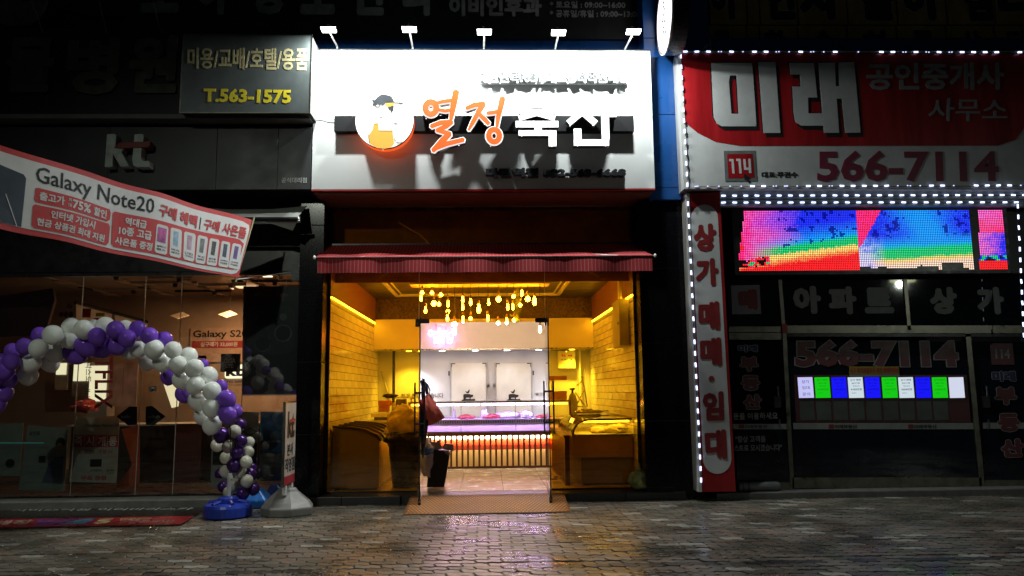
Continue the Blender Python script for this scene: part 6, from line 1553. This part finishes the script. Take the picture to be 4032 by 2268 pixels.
bar(3086, 1300, 3118, 1932, 16)
bar(3808, 1312, 3866, 1932, 20)
bar(2868, 1286, 3072, 1308); bar(2869, 1311, 3074, 1338); bar(3095, 1282, 4300, 1312); bar(3095, 1314, 4300, 1326, m=m_blacksat)
build('end_cap', MB().pxpoly(PO, [(3075, 1276), (3095, 1276), (3100, 1310), (3078, 1312)], -.05, .03), m_red, of)
bar(3118, 1880, 3862, 1922, n='bottom_frame'); bar(3876, 1890, 4300, 1925, n='bottom_frame'); bar(2900, 1898, 3108, 1925, n='bottom_frame')
build('header_board', MB().box(2.87, -.35, zo1, 9.5, .1, PR.px(3300, 700)[1]), m_black, of)
m_strip = M('grey_white_strip', (.26, .28, .26), .4, var=.2)
st3 = thing('window_strip', 'grey white strip with small print running across the office windows', 'window sticker', PO.W3(3400, 1680))
for a in ((2884, 3098, 1669, 1690), (3122, 3838, 1665, 1690), (3868, 4300, 1664, 1688)): build('strip', MB().pxpoly(PO, [(a[0], a[2]), (a[1], a[2]), (a[1]+2, a[3]), (a[0]+2, a[3])], .003, .006), m_strip, st3)
for x in (2908, 3262, 3575):
    build('badge', MB().rbox(PO, x, 1671, x+21, 1687, .007, .008), m_vr, st3); text(st3, "미래부동산", PO, (x+24, 1672, x+112, 1687), .007, .008, m_ink, .03)
# lettering on the windows
wl_ = thing('window_lettering', 'wide faint white lettering across the upper office windows', 'window sticker', PO.W3(3400, 1240))
m_fw = M('faint_white_vinyl', (.30, .31, .30), .5, var=.3)
for s_, qd in (("아", (3122, 1126, 3232, 1236)), ("파", (3262, 1128, 3372, 1238)), ("트", (3402, 1132, 3518, 1234)), ("상", (3660, 1130, 3768, 1238)), ("가", (3845, 1130, 3952, 1238))): text(wl_, s_, PO, qd, .003, .006, m_fw, .07, name='letter')
ws_ = tag(build('window_notice', MB().pxpoly(PO, [(2877, 1124), (2990, 1122), (2997, 1236), (2883, 1238)], .003, .006), M('lilac_paper', (.30, .25, .32), .5)), 'pale lilac square notice with a dark red character on the upper office window', 'notice')
text(ws_, "매", PO, [(2905, 1140), (2978, 1138), (2984, 1220), (2908, 1222)], .007, .009, m_vr, .09)
wt2 = thing('window_lettering', 'big dark red telephone number outlined in white on the middle office window', 'window sticker', PO.W3(3450, 1450))
m_maroon = M('maroon_vinyl', (.13, .022, .03), .4); m_ol = M('grey_outline_vinyl', (.34, .34, .35), .5)
text(wt2, "566-7114", PO, [(3130, 1340), (3765, 1340), (3775, 1446), (3132, 1446)], .003, .006, m_maroon, .05, out=(.028, m_ol))
wd = thing('window_lettering', 'white outlined dark red characters down the left office door', 'window sticker', PO.W3(2945, 1700))
m_nv = M('navy_vinyl', (.01, .015, .09), .4)
text(wd, "미래", PO, (2906, 1358, 2982, 1386), .003, .006, m_nv, .06, out=(.05, m_ol))
for s_, qd in (("부", (2912, 1404, 2986, 1462)), ("동", (2918, 1478, 2992, 1538)), ("산", (2926, 1552, 2998, 1612))): text(wd, s_, PO, qd, .003, .006, m_maroon, .07, out=(.03, m_ol), name='letter')
text(wd, "문을 이용하세요", PO, (2886, 1624, 3062, 1652), .003, .006, m_fw, .02)
text(wd, "\"항상 고객을", PO, (2895, 1716, 3014, 1742), .003, .006, m_fw, .02); text(wd, "스트로 모시겠습니다\"", PO, (2890, 1750, 3078, 1776), .003, .006, m_fw, .02)
wd2 = thing('window_lettering', 'white outlined dark red characters down the right office door', 'window sticker', PO.W3(3980, 1700))
build('badge', MB().rbox(PO, 3900, 1352, 3990, 1436, .003, .005), m_maroon, wd2); text(wd2, "114", PO, (3918, 1374, 3975, 1412), .006, .008, m_ol, .02)
text(wd2, "미래", PO, (3906, 1462, 3998, 1502), .003, .006, m_nv, .06, out=(.05, m_ol))
for s_, qd in (("부", (3916, 1524, 4002, 1594)), ("동", (3928, 1628, 4014, 1700)), ("산", (3940, 1728, 4030, 1800))): text(wd2, s_, PO, qd, .007, .009, m_maroon, .07, out=(.03, m_ol), name='letter')
for x, lab in ((3058, 'slim steel pull handle on the left office door'), (3878, 'steel pull handle with lock box on the right office door')):
    hh_ = thing('door_pull', lab, 'handle', PO.W3(x, 1600)); build('bar', MB().tube([PO.W3(x, 1520, .04), PO.W3(x+3, 1562, .04)], .012), m_steel, hh_); build('bar', MB().tube([PO.W3(x+6, 1650, .04), PO.W3(x+10, 1690, .04)], .012), m_steel, hh_)
    build('lock_box', MB().rbox(PO, x-12, 1560, x+14, 1605, .002, .035), m_black, hh_)
# yellow notice
yn_ = tag(build('window_notice', MB().pxpoly(PO, [(3342, 1443), (3537, 1443), (3539, 1473), (3343, 1473)], .009, .012), M('yellow_notice', (.38, .27, .03), .5)), 'yellow paper notice with brown characters above the glowing cards', 'notice')
text(yn_, "시구 투기과열지구 즉각 해제하라!!!", PO, (3345, 1448, 3535, 1470), .013, .014, m_rd, .03); build('pale_edge', MB().pxpoly(PO, [(3343, 1474), (3540, 1474), (3541, 1483), (3344, 1483)], .009, .011), m_grey, yn_)
# glowing cards
xs0 = [3138, 3204, 3270, 3335, 3401, 3468, 3533, 3600, 3665, 3731]
names = ['violet-white', 'green', 'blue', 'white', 'blue', 'green', 'white', 'blue', 'green', 'blank white']
ccol = {'violet-white': ((.55, .55, .95), 1.0), 'green': ((.01, .62, .01), .95), 'blue': ((.01, .01, 1), .95), 'white': ((.72, .85, .92), .85), 'blank white': ((.68, .72, .88), .95)}
clab = ['violet-white glowing card with handwriting, first of the lit row', 'green glowing card right of the handwritten one', 'blue glowing card third in the lit row, before the first white one', 'white glowing card between the first and the second blue card', 'blue glowing card with a torn white spot in the lit row',
        'green glowing card in the middle right of the lit row', 'white glowing card between the second green and the third blue card', 'blue glowing card nearest the right end of the lit row', 'green glowing card second from the right end of the lit row', 'blank white glowing card at the right end of the lit row']
cm_ = {k: E('card_'+k.replace(' ', '_').replace('-', '_'), *v) for k, v in ccol.items()}
m_ed = E('card_edge_glow', (.75, .2, .35), .5)
cinks = {'green': M('green_ink', (.0, .12, .0), .5, emis=(.0, .35, .0), es=.8), 'blue': M('blue_ink', (0, 0, .3), .5, emis=(0, 0, .5), es=.8)}
rows_ = ["상가 매매", "총분수익률", "약-4.61%", "41000만원", "임대가"]
m_bcol = M('card_backing', (.10, .018, .025), .4)
bk_ = tag(build('card_board', MB().pxpoly(PO, [(3126, 1476), (3806, 1476), (3822, 1662), (3134, 1662)], .003, .005), m_bcol), 'dark red board behind the rows of glowing and dark cards', 'board')
for i, x in enumerate(xs0):
    nm_ = names[i]; w_ = 58; sh_ = .045*(x-2016)/1000
    q4 = [(x, 1486), (x+w_, 1485), (x+w_+7, 1566), (x+6, 1567)]
    c_ = thing('light_card', clab[i], 'price card', PO.W3(x+30, 1567), 'glowing cards on the office window')
    build('card_case', MB().pxpoly(PO, [(q4[0][0]-3, q4[0][1]-3), (q4[1][0]+3, q4[1][1]-3), (q4[2][0]+3, q4[2][1]+3), (q4[3][0]-3, q4[3][1]+3)], .006, .018), m_bcol, c_)
    build('lit_sheet', MB().pxpoly(PO, q4, .019, .021), cm_[nm_], c_)
    f = lambda s, t: lerp(lerp(q4[0], q4[1], s), lerp(q4[3], q4[2], s), t)
    if nm_ == 'blank white': continue
    ink = cinks.get(nm_, m_ink)
    rr_ = rows_ if nm_ != 'violet-white' else None
    if rr_ is None:
        for s_, a, b in (("상가", .13, .30), ("임대", .43, .58), ("문의", .74, .90)): text(c_, s_, PO, [f(.25, a), f(.75, a), f(.75, b), f(.25, b)], .022, .0225, m_nv, .0)
    else:
        pr = "30000만원" if i == 6 else rr_[3]
        hd = "상가임대" if i == 8 else rr_[0]
        for s_, a, b, x0_, x1_ in ((hd, .08, .18, .15, .85), (rr_[1], .25, .32, .22, .78), (rr_[2], .39, .46, .3, .75), (pr, .53, .64, .15, .88), (rr_[4], .74, .79, .2, .5)):
            text(c_, s_, PO, [f(x0_, a), f(x1_, a), f(x1_, b), f(x0_, b)], .022, .0225, ink, .01)
for i, x in enumerate(xs0[:9]):
    q4 = [(x+8, 1578), (x+64, 1578), (x+70, 1653), (x+13, 1654)]
    t_ = tag(build('paper_card', MB().pxpoly(PO, q4, .006, .010), M('dim_card', (.085, .10, .085), .4, var=.3) if i == 0 else bpy.data.materials['dim_card']), 'unlit grey card directly below the '+['handwritten violet card', 'first green card', 'first blue card', 'first white card', 'second blue card', 'middle green card', 'second printed white card', 'third blue card', 'last green card'][i], 'price card', 'unlit cards on the office window')
# door mat roll / cushion
cu = tag(build('rolled_cushion', MB(), m_grey), '', '') if False else None
gz = GZ(.085)
c1_ = WY(-.36).W3(2905, 1915); c2_ = WY(-.34).W3(3072, 1918)
rc = thing('rolled_mat', 'long grey padded roll lying at the foot of the column sign', 'roll', (c1_.x, c1_.y, .085))
build('padded_body', MB().tube([Vector((c1_.x, -.36, .145)), Vector((c1_.x+.02, -.36, .147)), Vector((c2_.x-.03, -.34, .145)), Vector((c2_.x, -.34, .143))], [.045, .06, .06, .04], 14), M('padded_grey', (.20, .21, .21), .45, var=.3), rc, smooth=True)
for f in (.09, .22): build('strap', MB().tube([Vector((c1_.x+(c2_.x-c1_.x)*f, -.36, .147)), Vector((c1_.x+(c2_.x-c1_.x)*f+.012, -.36, .147))], .0625, 14), m_black, rc)

# blue column and lower granite between the shops handled above; upper blue part
bc = thing('blue_column', 'bright blue metal clad column between the white and the red sign', 'column', (2.5, -.3, 4.0))
PBc = WY(-.45)
bx0_, bx1_ = PBc.px(2580, 500)[0]-.12, PBc.px(2695, 500)[0]+.02
zz = [4.02, PBc.px(2640, 451)[1], PBc.px(2640, 190)[1], PBc.px(2740, 150)[1]+.9, 7.6]
zz = sorted(set([4.02, round(PBc.px(2640, 740)[1], 3), round(PBc.px(2640, 451)[1], 3), round(PBc.px(2640, 150)[1], 3), 7.8]))
for a, b in zip(zz[:-1], zz[1:]): bevel(build('blue_panel', MB().box(bx0_, -.45, a+.004, bx1_ if b < 5.9 else PBc.px(2790, 80)[0], .1, b-.004), m_blue, bc), .003, 1)
# upper wall of the estate building with tiled yellow sign
PUa = WY(-.12)
uw = thing('tiled_sign', 'dark yellow tiled sign wall with huge dark characters at the upper right', 'sign wall', PUa.W3(3400, 140))
m_yt = M('ochre_sign_tile', (.55, .34, .09), .5, var=.5, scale=2); m_dch = M('dark_navy_letter', (.008, .007, .014), .4); m_edge = M('pale_letter_edge', (.55, .52, .5), .5)
yb = PUa.px(3300, 152)[1]
jx_ = [2790, 2940, 2990, 3140, 3335, 3530, 3725, 3915, 4110, 4300]
jy_ = [152, 98, -60, -230]
build('wall_backing', MB().box(PUa.px(2785, 100)[0], -.09, yb-.4, 10, .3, 8.6), m_black, uw)
for j in range(3):
    for i in range(len(jx_)-1):
        if (j, i) in (): continue
        a = rect(PUa, jx_[i]+3, jy_[j+1]+3, jx_[i+1]-3, jy_[j]-2); bevel(build('panel', MB().box(a[0], -.12, a[1], a[2], -.10, a[3]), m_yt, uw), .003, 1)
for s_, qd in (("어", (2795, -90, 2890, 78)), ("인", (3010, -90, 3130, 80)), ("지", (3145, -90, 3285, 80)), ("놀", (3385, -90, 3520, 82)), ("이", (3550, -90, 3680, 82)), ("심", (3790, -90, 3905, 84)), ("리", (3925, -90, 4070, 84))):
    text(uw, s_, PUa, qd, .002, .012, m_dch, .07, out=(.02, m_edge), name='letter')
for s_, qd in (("료", (2808, 120, 2880, 230)), ("학", (3008, 118, 3098, 230)), ("습", (3195, 118, 3290, 230)), ("치", (3395, 118, 3490, 230)), ("료", (3590, 120, 3680, 230)), ("상", (3785, 118, 3865, 230)), ("담", (3965, 118, 4060, 230))):
    text(uw, s_, PUa, qd, .002, .012, m_dch, .06, out=(.02, m_edge), name='letter')
bs3 = thing('blue_fascia', 'dark blue metal band between the yellow tiled sign and the red sign', 'fascia', PUa.W3(3400, 200))
build('panel', MB().pxpoly(WY(-.40), [(2792, 152), (XRR, 158), (XRR, 204), (2700, 204)], -.4, 0), m_blue, bs3)
tag(build('loose_wires', MB().tube([WY(-.5).W3(2765, 198), WY(-.55).W3(2785, 178), WY(-.5).W3(2800, 172), WY(-.45).W3(2795, 152), WY(-.45).W3(2800, 195)], .006, 5), m_wf), 'loose pale wires at the top left corner of the red sign', 'wire')
# round projecting sign
rs = thing('round_sign', 'bright round projecting sign edge-on at the top between the two shop signs', 'sign', WY(-.9).W3(2620, 100))
# disc turned so that it faces left of the street
PXr = WY(-.95)
cc = PXr.W3(2617, 70); top_ = PXr.W3(2617, -72); rz_ = top_.z-cc.z
du = Vector((math.sin(R(20.5)), math.cos(R(20.5)), 0)).normalized()
# disc in plane spanned by du and z
cpt = WY(-1.0).W3(2617, 70); viewd = (cpt-CAMP); viewd.z = 0; viewd.normalize()
perp = Vector((viewd.y, -viewd.x, 0))
ang_ = math.asin(.23)
Ud = (viewd*math.cos(ang_)-perp*math.sin(ang_)).normalized(); Nd = Vector((Ud.y, -Ud.x, 0))
if Nd.dot(CAMP-cpt) < 0: Nd = -Nd
Rd = Plane(cpt, Ud, (0, 0, 1), Nd)
rR = .49
build('drum_body', MB().disc(Rd, 0, 0, rR, rR, -.22, -.004, 40), m_blacksat, rs)
build('lit_face', MB().disc(Rd, 0, 0, rR-.02, rR-.02, -.003, .004, 40), E('round_sign_glow', (1, .98, .98), 2.2), rs)
build('red_rim', MB().ring(Rd, 0, 0, rR-.02, rR-.02, .012, .005, .008, 40), m_rs, rs)
build('rim', MB().ring(Rd, 0, 0, rR, rR, .02, -.02, .010, 40), m_plastw, rs)
for k in range(9): build('print_mark', MB().disc(Rd, random.uniform(-.06, .12), -.22+k*.055, .05, .018, .005, .007, 8), m_inkm, rs)
pj = Rd.P(.45, 0, -.1)
for dz in (-.12, .12): build('bracket_arm', MB().tube([Rd.P(.3, dz, -.12), Vector((pj.x+.25, -.40, pj.z+dz))], .022), m_alu, rs)

# ------------------------------------------------------------------ street lamp behind the photographer
lampm = M('lamp_post_grey', (.2, .2, .2), .4, metal=.6)
LX, LY = -5.2, -13.6
sl_ = thing('street_lamp', 'street lamp behind the viewer, lighting the phone shop side', 'street lamp', (LX, LY, 0))
build('pole', MB().tube([(LX, LY, 0), (LX, LY, 6.5), (LX+.1, LY+.3, 7.1), (LX+.3, LY+1.2, 7.4)], [.09, .06, .05, .045], 12), lampm, sl_)
build('lamp_head', MB().box(LX+.15, LY+1.1, 7.34, LX+.45, LY+1.8, 7.46), lampm, sl_)
build('lamp_glass', MB().box(LX+.19, LY+1.2, 7.315, LX+.41, LY+1.7, 7.338), E('street_lamp_glow', (1, .93, .62), 8), sl_)
ll = bpy.data.lights.new('street_light', 'SPOT'); ll.energy = 1150; ll.color = (.93, 1, .84); ll.spot_size = R(54); ll.spot_blend = 1; ll.shadow_soft_size = .15
lo = bpy.data.objects.new('lamp_beam', ll); C.objects.link(lo); lo.parent = sl_; lo.location = Vector((.3, 1.45, 7.28)); lo.rotation_euler = (Vector((-3.9, -1.2, .4))-Vector((LX+.3, LY+1.45, 7.28))).to_track_quat('-Z', 'Y').to_euler()

sl2 = thing('street_lamp', 'low street lamp far to the right behind the viewer', 'street lamp', (13, -13.6, 0))
build('pole', MB().tube([(13, -13.6, 0), (13, -13.6, 4.6), (13, -13.3, 4.8)], [.07, .05, .04], 12), lampm, sl2)
build('lamp_head', MB().box(12.6, -13.3, 4.74, 13.4, -13.0, 4.84), lampm, sl2)
build('lamp_glass', MB().box(12.65, -13.26, 4.66, 13.35, -13.04, 4.738), E('street_lamp_glow2', (.95, 1, .55), 9), sl2)
l2 = bpy.data.lights.new('street_light', 'SPOT'); l2.energy = 210; l2.color = (.90, 1, .88); l2.spot_size = R(46); l2.spot_blend = 1; l2.shadow_soft_size = .06
lo = bpy.data.objects.new('lamp_beam', l2); C.objects.link(lo); lo.parent = sl2; lo.location = Vector((0, .3, 4.6)); lo.rotation_euler = (Vector((5.6, 0, .5))-Vector((13, -13.3, 4.6))).to_track_quat('-Z', 'Y').to_euler()

# weeds at the kerb
wd_ = MB()
for cx_, cy_, n_, sp in ((-2.35, -.47, 60, .22), (2.95, -.56, 55, .25), (2.7, -.45, 30, .2)):
    for i in range(n_):
        x = cx_+random.gauss(0, sp*.6); y = cy_+random.uniform(-.05, .02); h = random.uniform(.02, .075); dx = random.gauss(0, .02); w_ = .003
        wd_.add([(x-w_, y, 0), (x+w_, y, 0), (x+dx, y-.01, h)], [(0, 1, 2)])
o = build('weeds', wd_, M('dull_weed', (.06, .075, .03), .8), fixn=False, kind='stuff'); o['label'] = 'thin weeds growing along the joint between paving and kerb'
